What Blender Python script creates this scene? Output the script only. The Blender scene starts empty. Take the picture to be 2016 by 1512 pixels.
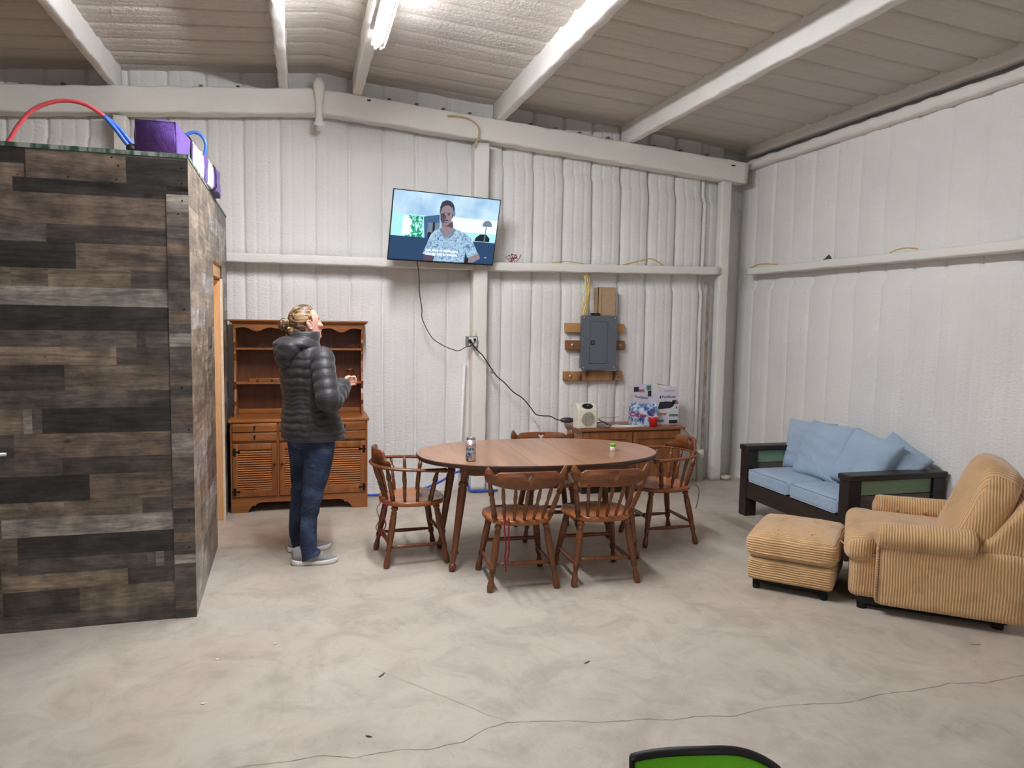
import bpy, bmesh, math, random
from math import sin, cos, pi, radians as R, sqrt
from mathutils import Vector as V, Matrix as M, noise
random.seed(7)
S = bpy.context.scene
COL = S.collection

# ------------------------------------------------------------------ camera, world, exposure
cam_d = bpy.data.cameras.new('camera'); cam = bpy.data.objects.new('camera', cam_d); COL.objects.link(cam)
AX = ((0.96384864, -0.00716048, 0.26635413), (-0.26593141, -0.08821139, 0.95994752), (0.01662178, -0.99607604, -0.08692663))
cam.matrix_world = M(((AX[0][0], -AX[0][1], -AX[0][2], 0), (AX[1][0], -AX[1][1], -AX[1][2], 0), (AX[2][0], -AX[2][1], -AX[2][2], 1.68), (0, 0, 0, 1)))
cam_d.sensor_width = 36; cam_d.lens = 1480 / 2016 * 36; cam_d.clip_start = .05
S.camera = cam
w = bpy.data.worlds.new('world'); S.world = w; w.use_nodes = True
w.node_tree.nodes['Background'].inputs[0].default_value = (.02, .02, .022, 1)
S.view_settings.view_transform = 'Standard'; S.view_settings.look = 'None'
S.view_settings.gamma = 1; S.view_settings.use_curve_mapping = False
S.view_settings.exposure = 1.27
LAMP_E = 108.0      # strength of the strip lamps' diffusers
WARM_W = 14.0      # bulb inside the shed

# ------------------------------------------------------------------ materials
def lin(c):
    return tuple((x / 255 / 12.92 if x / 255 <= .04045 else ((x / 255 + .055) / 1.055) ** 2.4) for x in c)
class NT:
    def __init__(s, name):
        s.m = bpy.data.materials.new(name); s.m.use_nodes = True; s.t = s.m.node_tree
        s.b = s.t.nodes['Principled BSDF']; s.co = None
    def n(s, typ, **kw):
        nd = s.t.nodes.new(typ)
        for k, v in kw.items():
            if k in nd.inputs: nd.inputs[k].default_value = v
            else: setattr(nd, k, v)
        return nd
    def l(s, a, b): s.t.links.new(a, b)
    def coords(s, sc=(1, 1, 1), rot=(0, 0, 0), kind='Object'):
        tc = s.n('ShaderNodeTexCoord'); mp = s.n('ShaderNodeMapping')
        mp.inputs['Scale'].default_value = sc; mp.inputs['Rotation'].default_value = rot
        s.l(tc.outputs[kind], mp.inputs[0]); return mp.outputs[0]
    def noise(s, co, scale, detail=3, rough=.5, dist=0):
        nd = s.n('ShaderNodeTexNoise'); nd.inputs['Scale'].default_value = scale; nd.inputs['Detail'].default_value = detail
        nd.inputs['Roughness'].default_value = rough; nd.inputs['Distortion'].default_value = dist
        s.l(co, nd.inputs['Vector']); return nd.outputs[0]
    def ramp(s, fac, stops):
        r = s.n('ShaderNodeValToRGB'); e = r.color_ramp.elements
        e[0].position, e[0].color = stops[0][0], (*stops[0][1], 1); e[1].position, e[1].color = stops[-1][0], (*stops[-1][1], 1)
        for p, c in stops[1:-1]:
            x = e.new(p); x.color = (*c, 1)
        s.l(fac, r.inputs[0]); return r.outputs[0]
    def mix(s, a, b, fac=.5, mode='MIX'):
        m = s.n('ShaderNodeMixRGB', blend_type=mode)
        for i, x in ((0, fac), (1, a), (2, b)):
            if hasattr(x, 'links'): s.l(x, m.inputs[i])
            elif i == 0: m.inputs[0].default_value = x
            else: m.inputs[i].default_value = (*x, 1)
        return m.outputs[0]
    def bump(s, h, strength=.5, dist=.01, prev=None):
        b = s.n('ShaderNodeBump'); b.inputs['Strength'].default_value = strength; b.inputs['Distance'].default_value = dist
        s.l(h, b.inputs['Height'])
        if prev: s.l(prev, b.inputs['Normal'])
        s.l(b.outputs[0], s.b.inputs['Normal']); return b.outputs[0]
    def done(s, col=None, rough=.5, metal=0, spec=None):
        if col is not None:
            if hasattr(col, 'links'): s.l(col, s.b.inputs['Base Color'])
            else: s.b.inputs['Base Color'].default_value = (*col, 1)
        s.b.inputs['Roughness'].default_value = rough; s.b.inputs['Metallic'].default_value = metal
        if spec is not None: s.b.inputs['Specular IOR Level'].default_value = spec
        return s.m
_c = {}
def plain(name, rgb, rough=.5, metal=0, var=.08, sc=30, bump=0):
    k = (name, rgb)
    if k in _c: return _c[k]
    t = NT(name); c = lin(rgb); co = t.coords()
    n = t.noise(co, sc, 2)
    col = t.ramp(n, [(.3, tuple(x * (1 - var) for x in c)), (.7, tuple(min(1, x * (1 + var)) for x in c))])
    if bump: t.bump(n, bump, .003)
    _c[k] = t.done(col, rough, metal); return _c[k]
def emis(name, rgb, strength):
    k = (name, rgb)
    if k in _c: return _c[k]
    t = NT(name); c = lin(rgb); t.b.inputs['Emission Color'].default_value = (*c, 1); t.b.inputs['Emission Strength'].default_value = strength
    _c[k] = t.done((0.01, 0.01, 0.01), .3); return _c[k]
def wood(name, dark, light, grain='z', rough=.38, sc=1., lines=.5, coat=0.15):
    """stained wood, streaks run along the grain axis"""
    t = NT(name); s3 = {'x': (.09, 1, 1), 'y': (1, .09, 1), 'z': (1, 1, .09)}[grain]
    co = t.coords(s3)
    a = t.noise(co, 22 * sc, 6, .62, .6); b = t.noise(co, 150 * sc, 3, .6)
    c = t.mix(a, b, .3)
    col = t.ramp(c, [(.33, lin(dark)), (.5, tuple((p + q) / 2 for p, q in zip(lin(dark), lin(light)))), (.66, lin(light))])
    t.bump(b, .12, .002); t.b.inputs['Coat Weight'].default_value = coat; t.b.inputs['Coat Roughness'].default_value = .25
    return t.done(col, rough)

def mk_foam(name, rgb, amp=1.0):
    t = NT(name); co = t.coords(); c = lin(rgb)
    co2 = t.coords((1, 1, 1.9))
    n1 = t.noise(co2, 34, 3, .55, .4); n2 = t.noise(co, 95, 2, .6); n3 = t.noise(co, 1.7, 3)
    b1 = t.bump(n1, .75 * amp, .014); t.bump(n2, .35 * amp, .004, b1)
    col = t.ramp(n3, [(.3, tuple(x * .93 for x in c)), (.62, c), (.8, (min(1, c[0] * 1.02), c[1] * .99, c[2] * .95))])
    return t.done(col, .62, spec=.35)
FOAM = mk_foam('sprayed_foam', (232, 230, 227), .72)
FOAMC = mk_foam('sprayed_foam_ceiling', (204, 196, 186), 1.1)
FOAMS = mk_foam('sprayed_foam_on_steel', (230, 227, 220), .45)

def mk_concrete():
    t = NT('concrete'); co = t.coords()
    a = t.noise(co, .55, 5, .6, .6); b = t.noise(co, 3.1, 6, .65, 1.2); c = t.noise(co, 22, 4, .7); d = t.noise(t.coords((1, .35, 1), (0, 0, .5)), 9, 4, .6, 2.2)
    base = t.ramp(a, [(.3, lin((176, 168, 157))), (.5, lin((188, 178, 165))), (.7, lin((186, 171, 153)))])
    m1 = t.ramp(b, [(.36, lin((205, 203, 200))), (.55, lin((255, 255, 255)))])
    col = t.mix(base, m1, .5, 'MULTIPLY')
    m2 = t.ramp(d, [(.33, (.6, .6, .61)), (.42, (1, 1, 1))]); col = t.mix(col, m2, .22, 'MULTIPLY')
    m3 = t.ramp(c, [(.3, (.8, .8, .8)), (.62, (1.0, 1.0, 1.0))]); col = t.mix(col, m3, .3, 'MULTIPLY')
    w3 = t.ramp(t.noise(co, 2.3, 5, .7, .5), [(.56, (0, 0, 0)), (.75, (1, 1, 1))]); col = t.mix(col, lin((214, 206, 194)), t.mix((0, 0, 0), w3, .35))
    t.bump(t.mix(c, b, .6), .12, .004)
    r = t.n('ShaderNodeMapRange'); r.inputs[3].default_value = .42; r.inputs[4].default_value = .62; t.l(b, r.inputs[0])
    m = t.done(col, .5); t.l(r.outputs[0], t.b.inputs['Roughness']); return m
CONC = mk_concrete()

def mk_plank(name, gain=1., grain='x'):
    """printed rustic panelling: the tint of each plank is its own colour attribute"""
    t = NT(name); at = t.n('ShaderNodeAttribute', attribute_name='Col')
    s3 = (.12, 1, 1) if grain == 'x' else (1, .12, 1)
    co = t.coords(s3)
    ad = t.n('ShaderNodeVectorMath', operation='ADD'); sc = t.n('ShaderNodeVectorMath', operation='SCALE'); sc.inputs['Scale'].default_value = 40
    t.l(at.outputs[0], sc.inputs[0]); t.l(co, ad.inputs[0]); t.l(sc.outputs[0], ad.inputs[1])
    a = t.noise(ad.outputs[0], 13, 6, .7, 1.6); b = t.noise(ad.outputs[0], 90, 4, .7, .4)
    cl = t.noise(t.coords(), 7, 4, .6)
    g = t.ramp(t.mix(a, b, .35), [(.36, (.30, .28, .27)), (.48, (.92, .90, .87)), (.62, (1.8, 1.72, 1.6))])
    col = t.mix(at.outputs[0], g, .8, 'MULTIPLY')
    pat = t.ramp(cl, [(.34, (.50, .50, .53)), (.5, (.95, .94, .93)), (.66, (1.5, 1.48, 1.44))]); col = t.mix(col, pat, .85, 'MULTIPLY')
    vo = t.n('ShaderNodeTexVoronoi', feature='F1'); vo.inputs['Scale'].default_value = 3.4; t.l(t.coords((.8, .8, 1.5)), vo.inputs['Vector'])
    kn = t.ramp(vo.outputs['Distance'], [(.035, (.25, .2, .17)), (.075, (1, 1, 1))]); col = t.mix(col, kn, .9, 'MULTIPLY')
    v2 = t.n('ShaderNodeTexVoronoi', feature='F1'); v2.inputs['Scale'].default_value = 7.; t.l(t.coords((1, 1, 1), (.3, .2, .1)), v2.inputs['Vector'])
    k2 = t.ramp(v2.outputs['Distance'], [(.02, (.08, .07, .07)), (.035, (1, 1, 1))]); col = t.mix(col, k2, .9, 'MULTIPLY')
    col = t.mix(col, (gain, gain, gain), 1., 'MULTIPLY')
    t.bump(b, .15, .002)
    return t.done(col, .42)
PLANK = mk_plank('rustic_panel'); PLANKS = mk_plank('rustic_panel_side', 1.0, 'y')

def mk_cord(name, main, alt, rgb=(214, 173, 125), pitch=.015):
    """wide wale corduroy: ribs stacked along one axis, along the other where the cloth faces that axis"""
    t = NT(name); co = t.coords()
    sp = t.n('ShaderNodeSeparateXYZ'); t.l(co, sp.inputs[0])
    tc = t.n('ShaderNodeTexCoord'); sn_ = t.n('ShaderNodeSeparateXYZ'); t.l(tc.outputs['Normal'], sn_.inputs[0])
    ab = t.n('ShaderNodeMath', operation='ABSOLUTE'); t.l(sn_.outputs['XYZ'.index(main)], ab.inputs[0])
    gt = t.n('ShaderNodeMath', operation='GREATER_THAN'); gt.inputs[1].default_value = .74; t.l(ab.outputs[0], gt.inputs[0])
    mxf = t.n('ShaderNodeMix', data_type='FLOAT'); t.l(gt.outputs[0], mxf.inputs[0]); t.l(sp.outputs['XYZ'.index(main)], mxf.inputs[2]); t.l(sp.outputs['XYZ'.index(alt)], mxf.inputs[3])
    wv = t.n('ShaderNodeMath', operation='MULTIPLY'); wv.inputs[1].default_value = 2 * pi / pitch
    nz = t.noise(co, 6, 2); nm = t.n('ShaderNodeMath', operation='MULTIPLY'); nm.inputs[1].default_value = .022; t.l(nz, nm.inputs[0])
    ad = t.n('ShaderNodeMath', operation='ADD'); t.l(mxf.outputs[0], ad.inputs[0]); t.l(nm.outputs[0], ad.inputs[1]); t.l(ad.outputs[0], wv.inputs[0])
    sn = t.n('ShaderNodeMath', operation='SINE'); t.l(wv.outputs[0], sn.inputs[0])
    mr = t.n('ShaderNodeMapRange'); mr.inputs[1].default_value = -1; mr.inputs[2].default_value = 1; t.l(sn.outputs[0], mr.inputs[0])
    c = lin(rgb)
    col = t.ramp(mr.outputs[0], [(.0, tuple(x * .72 for x in c)), (.4, c), (1, tuple(min(1, x * 1.12) for x in c))])
    worn = t.ramp(t.noise(co, 4.5, 4, .6), [(.33, lin((150, 112, 78))), (.5, (1, 1, 1))]); col = t.mix(col, worn, .35, 'MULTIPLY')
    st = t.ramp(t.noise(co, 2.3, 3, .6, .5), [(.63, (1, 1, 1)), (.72, lin((175, 128, 96)))]); col = t.mix(col, st, .6, 'MULTIPLY')
    b1 = t.bump(mr.outputs[0], .75, .0055); t.bump(t.noise(co, 260, 2), .25, .002, b1)
    t.b.inputs['Sheen Weight'].default_value = .35; t.b.inputs['Sheen Roughness'].default_value = .5
    return t.done(col, .9, spec=.15)
CORD_Y, CORD_X, CORD_Z = mk_cord('corduroy_y', 'Y', 'X'), mk_cord('corduroy_x', 'X', 'Y'), mk_cord('corduroy_z', 'Z', 'X')

def mk_cloth(name, rgb, sc=320, b=.3, sheen=.2, rough=.85, wr=0):
    t = NT(name); co = t.coords(); c = lin(rgb); n = t.noise(co, sc, 2); n2 = t.noise(co, 5, 3)
    col = t.ramp(t.mix(n, n2, .5), [(.3, tuple(x * .86 for x in c)), (.7, tuple(min(1, x * 1.1) for x in c))])
    p = t.bump(n, b, .002)
    if wr: t.bump(t.noise(co, 9, 4, .6, 1.2), wr, .03, p)
    t.b.inputs['Sheen Weight'].default_value = sheen
    return t.done(col, rough, spec=.2)

# ------------------------------------------------------------------ mesh builder
class MB:
    def __init__(s): s.bm = bmesh.new(); s.mi = 0; s.col = None; s.cl = None; s.mx = M.Identity(4)
    def _fin(s, vs, fs, smooth):
        for v in vs: v.co = s.mx @ v.co
        for f in fs:
            f.material_index = s.mi; f.smooth = smooth
            if s.col is not None:
                if s.cl is None: s.cl = s.bm.loops.layers.float_color.new('Col')
                for lp in f.loops: lp[s.cl] = (*s.col, 1)
    def raw(s, verts, faces, smooth=False):
        vs = [s.bm.verts.new(v) for v in verts]; fs = []
        for f in faces:
            try: fs.append(s.bm.faces.new([vs[i] for i in f]))
            except ValueError: pass
        s._fin(vs, fs, smooth); return s
    def box(s, x0, x1, y0, y1, z0, z1, bev=0, seg=2, mx=None):
        m = mx or M.Identity(4)
        p = [m @ V(c) for c in ((x0, y0, z0), (x1, y0, z0), (x1, y1, z0), (x0, y1, z0), (x0, y0, z1), (x1, y0, z1), (x1, y1, z1), (x0, y1, z1))]
        F = ((0, 3, 2, 1), (4, 5, 6, 7), (0, 1, 5, 4), (1, 2, 6, 5), (2, 3, 7, 6), (3, 0, 4, 7))
        if not bev: return s.raw(p, F)
        t = bmesh.new(); vs = [t.verts.new(v) for v in p]
        for f in F: t.faces.new([vs[i] for i in f])
        bmesh.ops.bevel(t, geom=t.edges[:] , offset=bev, segments=seg, affect='EDGES', profile=.6)
        t.verts.index_update(); s.raw([v.co.copy() for v in t.verts], [[v.index for v in f.verts] for f in t.faces], seg > 1); t.free(); return s
    def rbox(s, c, h, r, n=8, fn=None, mx=None):
        """rounded box: centre, half extents, corner radius"""
        t = bmesh.new(); bmesh.ops.create_cube(t, size=2); bmesh.ops.subdivide_edges(t, edges=t.edges[:], cuts=n, use_grid_fill=True)
        out = []
        for v in t.verts:
            p = V([v.co[i] * h[i] for i in range(3)])
            # denser towards the borders
            q = V([math.copysign(abs(v.co[i]) ** .75, v.co[i]) * h[i] for i in range(3)])
            i_ = V([max(-(h[i] - r), min(h[i] - r, q[i])) for i in range(3)]); d = q - i_
            if d.length > 1e-6: q = i_ + d.normalized() * r
            q = fn(q) if fn else q
            q = q + V(c)
            out.append(mx @ q if mx else q)
        t.verts.index_update(); s.raw(out, [[v.index for v in f.verts] for f in t.faces], True); t.free(); return s
    def rings(s, rs, cap=True, closed=False, smooth=True):
        n = len(rs[0]); vs = [p for r in rs for p in r]; F = []
        m = len(rs)
        for i in range(m if closed else m - 1):
            for j in range(n):
                a = i * n + j; b = i * n + (j + 1) % n; k = ((i + 1) % m) * n
                F.append((a, b, k + (j + 1) % n, k + j))
        if cap and not closed:
            F.append(tuple(range(n))[::-1]); F.append(tuple((m - 1) * n + j for j in range(n)))
        return s.raw(vs, F, smooth)
    def tube(s, pts, r, n=8, cap=True, closed=False, flat=1., up=None):
        pts = [V(p) for p in pts]; m = len(pts); rs = []; ref = V(up) if up else None
        for i, p in enumerate(pts):
            a = pts[i - 1] if (i > 0 or closed) else p; b = pts[(i + 1) % m] if (i < m - 1 or closed) else p
            t = (b - a); t = t.normalized() if t.length > 1e-9 else V((0, 0, 1))
            if ref is None: ref = V((0, 0, 1)) if abs(t.z) < .8 else V((1, 0, 0))
            u = t.cross(ref)
            if u.length < 1e-5: u = t.cross(V((0, 1, .3)))
            u.normalize(); v = u.cross(t).normalized()
            if not up: ref = v
            rr = r[i] if isinstance(r, (list, tuple)) else r
            rs.append([p + u * (cos(2 * pi * k / n) * rr) + v * (sin(2 * pi * k / n) * rr * flat) for k in range(n)])
        return s.rings(rs, cap, closed)
    def lathe(s, p0, p1, prof, n=14):
        p0, p1 = V(p0), V(p1); t = (p1 - p0).normalized(); u = t.cross(V((0, 1, 0)) if abs(t.y) < .8 else V((1, 0, 0))).normalized(); v = u.cross(t)
        return s.rings([[p0.lerp(p1, a) + u * (cos(2 * pi * k / n) * r) + v * (sin(2 * pi * k / n) * r) for k in range(n)] for a, r in prof])
    def prism(s, pts, a, b, ax='y'):
        """2D outline extruded between a and b"""
        f = {'y': lambda p, q: (p[0], q, p[1]), 'x': lambda p, q: (q, p[0], p[1]), 'z': lambda p, q: (p[0], p[1], q)}[ax]
        n = len(pts); return s.raw([f(p, a) for p in pts] + [f(p, b) for p in pts], [tuple(range(n)), tuple(range(n, 2 * n))[::-1]] + [(i, i + n, (i + 1) % n + n, (i + 1) % n) for i in range(n)])
    def ell(s, c, r, mx=None, nu=20, nv=12, fn=None):
        rs = []
        for i in range(nv + 1):
            ph = pi * (i + .02) / (nv + .04) - pi / 2
            ring = []
            for k in range(nu):
                d = V((cos(ph) * cos(2 * pi * k / nu), cos(ph) * sin(2 * pi * k / nu), sin(ph))); p = V((d[0] * r[0], d[1] * r[1], d[2] * r[2]))
                if fn: p = fn(p, d)
                if mx: p = mx @ p
                ring.append(p + V(c))
            rs.append(ring)
        return s.rings(rs)
    def grid(s, f, nu, nv, smooth=True):
        return s.raw([f(i / nu, j / nv) for j in range(nv + 1) for i in range(nu + 1)], [(j * (nu + 1) + i, j * (nu + 1) + i + 1, (j + 1) * (nu + 1) + i + 1, (j + 1) * (nu + 1) + i) for j in range(nv) for i in range(nu)], smooth)
    def build(s, name, mats, parent=None, fixn=True):
        if fixn: bmesh.ops.recalc_face_normals(s.bm, faces=s.bm.faces[:])
        me = bpy.data.meshes.new(name); s.bm.to_mesh(me); s.bm.free()
        for m_ in (mats if isinstance(mats, (list, tuple)) else [mats]): me.materials.append(m_)
        o = bpy.data.objects.new(name, me); COL.objects.link(o)
        if parent: o.parent = parent
        return o
def tag(o, label=None, cat=None, group=None, kind=None):
    if label: o['label'] = label
    if cat: o['category'] = cat
    if group: o['group'] = group
    if kind: o['kind'] = kind
    return o
def thing(name, label, cat, loc=(0, 0, 0), rz=0, group=None):
    o = bpy.data.objects.new(name, None); COL.objects.link(o); o.location = loc; o.rotation_euler = (0, 0, rz); o.empty_display_size = .1
    return tag(o, label, cat, group)
def struct(o): o['kind'] = 'structure'; return o
def copy_tree(o, parent=None):
    c = o.copy(); COL.objects.link(c)
    if parent: c.parent = parent
    for ch in list(o.children): copy_tree(ch, c)
    return c
def mod(o, typ, **k):
    m_ = o.modifiers.new(typ.lower(), typ)
    for a, b in k.items(): setattr(m_, a, b)
    return m_
def spline(pts, n=8):
    P = [V(p) for p in pts]; out = []
    for i in range(len(P) - 1):
        a, b, c, d = P[max(i - 1, 0)], P[i], P[i + 1], P[min(i + 2, len(P) - 1)]
        for k in range(n):
            t = k / n; out.append(.5 * ((2 * b) + (c - a) * t + (2 * a - 5 * b + 4 * c - d) * t * t + (3 * b - a - 3 * c + d) * t ** 3))
    out.append(P[-1]); return out
def text_into(mb, s, size, fn, align='CENTER', bold=0.0, ital=0):
    """lettering: 2D text outline mapped by fn(x, y) into the mesh"""
    cu = bpy.data.curves.new('t', 'FONT'); cu.body = s; cu.size = size; cu.align_x = align; cu.offset = bold; cu.shear = ital; cu.resolution_u = 3
    o = bpy.data.objects.new('t', cu); COL.objects.link(o); dg = bpy.context.evaluated_depsgraph_get()
    me = bpy.data.meshes.new_from_object(o.evaluated_get(dg))
    mb.raw([fn(v.co.x, v.co.y) for v in me.vertices], [tuple(p.vertices) for p in me.polygons])
    bpy.data.objects.remove(o); bpy.data.curves.remove(cu); bpy.data.meshes.remove(me)
def nz(x, y=0, z=0, s=1.): return noise.noise(V((x * s, y * s, z * s)))

# ------------------------------------------------------------------ the building
XR, YB, XL, YF = 4.58, 7.15, -4.3, -6.0
RIDGE, PZ, SL = .16, 3.65, .08           # ridge x, purlin underside at the ridge, roof slope
def purl_z(x): return PZ - SL * abs(x - RIDGE)
def ceil_z(x): return purl_z(x) + .22
def rib(t, A):
    """foamed sheet profile, t in cells of one rib; returns outward bulge"""
    u = t - math.floor(t)
    h = 1.5 - math.exp(-(min(u, 1 - u) / .036) ** 2) * 1.5
    pil = .55 * (1 - abs(2 * u - 1) ** 3)
    sub = -.22 * math.exp(-((u - .34) / .035) ** 2) - .18 * math.exp(-((u - .68) / .035) ** 2)
    return A * (h * .6 + pil + sub)
mb = MB(); mb.raw([(XL, YF, 0), (XR + .05, YF, 0), (XR + .05, YB + .3, 0), (XL, YB + .3, 0)], [(0, 1, 2, 3)]); floor = struct(mb.build('floor', CONC, fixn=False))
crk = [(-.6, 2.86), (-.16, 2.82), (0.05, 2.83), (.18, 2.79), (.33, 2.80), (.47, 2.77), (.6, 2.80), (.72, 2.87), (.81, 2.89), (.92, 2.87), (1.02, 2.85), (1.2, 2.80), (1.36, 2.78), (1.5, 2.74), (1.6, 2.75), (1.77, 2.71), (1.95, 2.74), (2.16, 2.72), (2.3, 2.69), (2.57, 2.72), (2.7, 2.71), (2.93, 2.73), (3.1, 2.69), (3.35, 2.71), (3.8, 2.7)]
mb = MB()
def ribbon(mb, pts, w_, z=.0012):
    a = []; 
    for i, p in enumerate(pts):
        q = pts[min(i + 1, len(pts) - 1)]; o_ = pts[max(i - 1, 0)]; d = V((q[0] - o_[0], q[1] - o_[1], 0)).normalized(); nn = V((-d.y, d.x, 0)) * w_ * (.6 + .8 * random.random())
        a += [V((p[0], p[1], z)) - nn, V((p[0], p[1], z)) + nn]
    mb.raw(a, [(2 * i, 2 * i + 1, 2 * i + 3, 2 * i + 2) for i in range(len(pts) - 1)])
pp = []
for i in range(len(crk) - 1):
    for k in range(8):
        t = k / 8; x = crk[i][0] + (crk[i + 1][0] - crk[i][0]) * t; y = crk[i][1] + (crk[i + 1][1] - crk[i][1]) * t
        pp.append((x, y + .014 * nz(x * 9, 3) + .006 * nz(x * 31, 7)))
ribbon(mb, pp, .0009)
pp = [(.81 - .5 * t + .01 * nz(t * 9), 2.89 + .62 * t + .012 * nz(t * 12, 4)) for t in [k / 30 for k in range(31)]]; ribbon(mb, pp, .0005)
mb.build('floor_crack', plain('crack', (84, 76, 68), .9), floor)

def wall_grid(name, mapf, u0, u1, du, z0, ztop, dz, hf, mat):
    nu = int((u1 - u0) / du); nv = int(3.9 / dz); vs = []; F = []
    for j in range(nv + 1):
        for i in range(nu + 1):
            u = u0 + (u1 - u0) * i / nu; zt = ztop(u); z = z0 + (zt - z0) * j / nv
            vs.append(mapf(u, z, hf(u, z)))
    for j in range(nv):
        for i in range(nu):
            a = j * (nu + 1) + i; F.append((a, a + 1, a + nu + 2, a + nu + 1))
    m_ = MB(); m_.raw(vs, F, True); return struct(m_.build(name, mat, fixn=False))
def sst(a, b, x): t = max(0, min(1, (x - a) / (b - a))); return t * t * (3 - 2 * t)
def hback(x, z):
    right = sst(1.6, 1.8, x); up = sst(2.2, 2.35, z)
    A = .021 + .016 * right * up + .008 * right * (1 - up)
    wob = .007 * nz(z * 2.2, round((x - 1.68) / .305) * 3.1)
    h = rib((x - 1.68 + wob + (.05 if x < 1.6 else .12)) / .305, A)
    h += .006 * nz(x * 3, z * 2, 1)
    under = sst(1.98, 2.06, z + .02 * nz(x * 8, 5)) * (1 - sst(2.2, 2.24, z)); h -= .04 * under
    topg = sst(3.02 + purl_z(x) - 3.43, 3.06 + purl_z(x) - 3.43, z + .012 * nz(x * 8, 9)); h -= .045 * topg
    h -= .05 * sst(4.02, 4.07, x) + .16 * sst(4.27, 4.285, x)
    h += .02 * (1 - sst(0, .12, z)) * (.6 + .6 * nz(x * 9, 2))
    return h
wall_grid('wall_back', lambda u, z, h: (u, YB - h, z), XL, XR + .02, .0095, 0, ceil_z, .06, hback, FOAM)
def hright(y, z):
    wob = .02 * nz(z * 1.7, round(y / .305) * 2.3)
    A = .017 + .010 * nz(math.floor((y + wob) / .305) * 7.7, 1.3)
    h = rib((y + wob) / .305, A) + .008 * nz(y * 3, z * 2, 4)
    under = sst(2.0, 2.06, z + .02 * nz(y * 8, 5)) * (1 - sst(2.2, 2.24, z)); h -= .04 * under
    h -= .06 * sst(3.34, 3.40, z)
    h += .03 * (1 - sst(0, .1, z)) * (.6 + .6 * nz(y * 9, 2))
    return h
wall_grid('wall_right', lambda u, z, h: (XR - h, u, z), YF, YB + .26, .0115, 0, lambda u: ceil_z(XR), .06, hright, FOAM)
wall_grid('wall_left', lambda u, z, h: (XL + h, u, z), YF, YB, .05, 0, lambda u: ceil_z(XL), .3, lambda y, z: rib(y / .305, .02), FOAM)
wall_grid('wall_front', lambda u, z, h: (u, YF + h, z), XL, XR, .05, 0, ceil_z, .3, lambda x, z: rib(x / .305, .02), FOAM)
# ceiling sheet, ribs across the purlins
ny = 1150; nx = 44; vs = []; F = []
for j in range(ny + 1):
    y = YF + (YB + .26 - YF) * j / ny
    for i in range(nx + 1):
        x = XL + (XR + .02 - XL) * i / nx
        if abs(x - RIDGE) < .1: x = RIDGE + (x - RIDGE) * .2
        wob = .02 * nz(x * 1.1, math.floor(y / .305) * 3.)
        h = rib((y + wob) / .305, .030 + .008 * nz(math.floor((y + wob) / .305) * 5.1, x * .6)) + .006 * nz(x * 2, y * 2, 8)
        vs.append((x, y, ceil_z(x) - h + .012 * math.exp(-((x - RIDGE) / .2) ** 2)))
for j in range(ny):
    for i in range(nx):
        a = j * (nx + 1) + i; F.append((a, a + nx + 1, a + nx + 2, a + 1))
mb = MB(); mb.raw(vs, F, True); struct(mb.build('ceiling', FOAMC, fixn=False))

def foam_bar(name, p0, p1, prof, step=.05, amp=.006, mat=FOAMS, sd=0, upv=(0, 0, 1)):
    """a steel section under sprayed foam: outline (side, up) swept from p0 to p1 with lumpy edges"""
    p0, p1 = V(p0), V(p1); L = (p1 - p0).length; n = max(2, int(L / step)); t = (p1 - p0).normalized(); up = V(upv); sd_ = t.cross(up).normalized(); up = sd_.cross(t)
    rs = []
    for i in range(n + 1):
        p = p0.lerp(p1, i / n); ring = []
        for k, (a, b) in enumerate(prof):
            q = p + sd_ * a + up * b; d = amp * nz(q.x * 7 + sd, q.y * 7 + k * .0, q.z * 7); d2 = amp * nz(q.z * 9, q.x * 8 + 5 + sd, q.y * 8)
            ring.append(q + sd_ * d + up * d2)
        rs.append(ring)
    m_ = MB(); m_.rings(rs, True, False, True); o = m_.build(name, mat); return struct(o)
def rrect(a0, a1, b0, b1, r=.012):
    out = []
    for cx_, cy_, s0 in ((a1 - r, b1 - r, 0), (a0 + r, b1 - r, 90), (a0 + r, b0 + r, 180), (a1 - r, b0 + r, 270)):
        for k in range(4): th = R(s0 + 30 * k); out.append((cx_ + r * cos(th), cy_ + r * sin(th)))
    # extra points along the sides so that lumps show
    res = []
    for i, p in enumerate(out):
        q = out[(i + 1) % len(out)]; res.append(p); d = sqrt((q[0] - p[0]) ** 2 + (q[1] - p[1]) ** 2)
        m_ = int(d / .03)
        for k in range(1, m_): res.append((p[0] + (q[0] - p[0]) * k / m_, p[1] + (q[1] - p[1]) * k / m_))
    return res
# rafters along the back wall, meeting at the ridge (side axis here points away from the room)
BY = 7.03
foam_bar('trim_1', (XL, BY, purl_z(XL)), (RIDGE - .0, BY, purl_z(RIDGE)), rrect(-.085, .085, -.215, 0, .02), .06, .011, sd=1)
foam_bar('trim_2', (RIDGE - .0, BY, purl_z(RIDGE)), (4.41, BY, purl_z(4.41)), rrect(-.085, .085, -.21, 0, .02), .06, .011, sd=2)
# purlins
k = 3
for x in (-4.05, -2.79, -1.49, -.155, .475, 1.79, 3.10):
    zb = purl_z(x); wd = .085 if x > .3 else .075
    o = foam_bar('trim_%d' % k, (x, YF + .05, zb), (x, YB - .02, zb), rrect(-wd / 2, wd / 2, -.0, .235, .016), .045, .008 if x != -.155 else .014, sd=x * 3)
    k += 1
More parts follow.
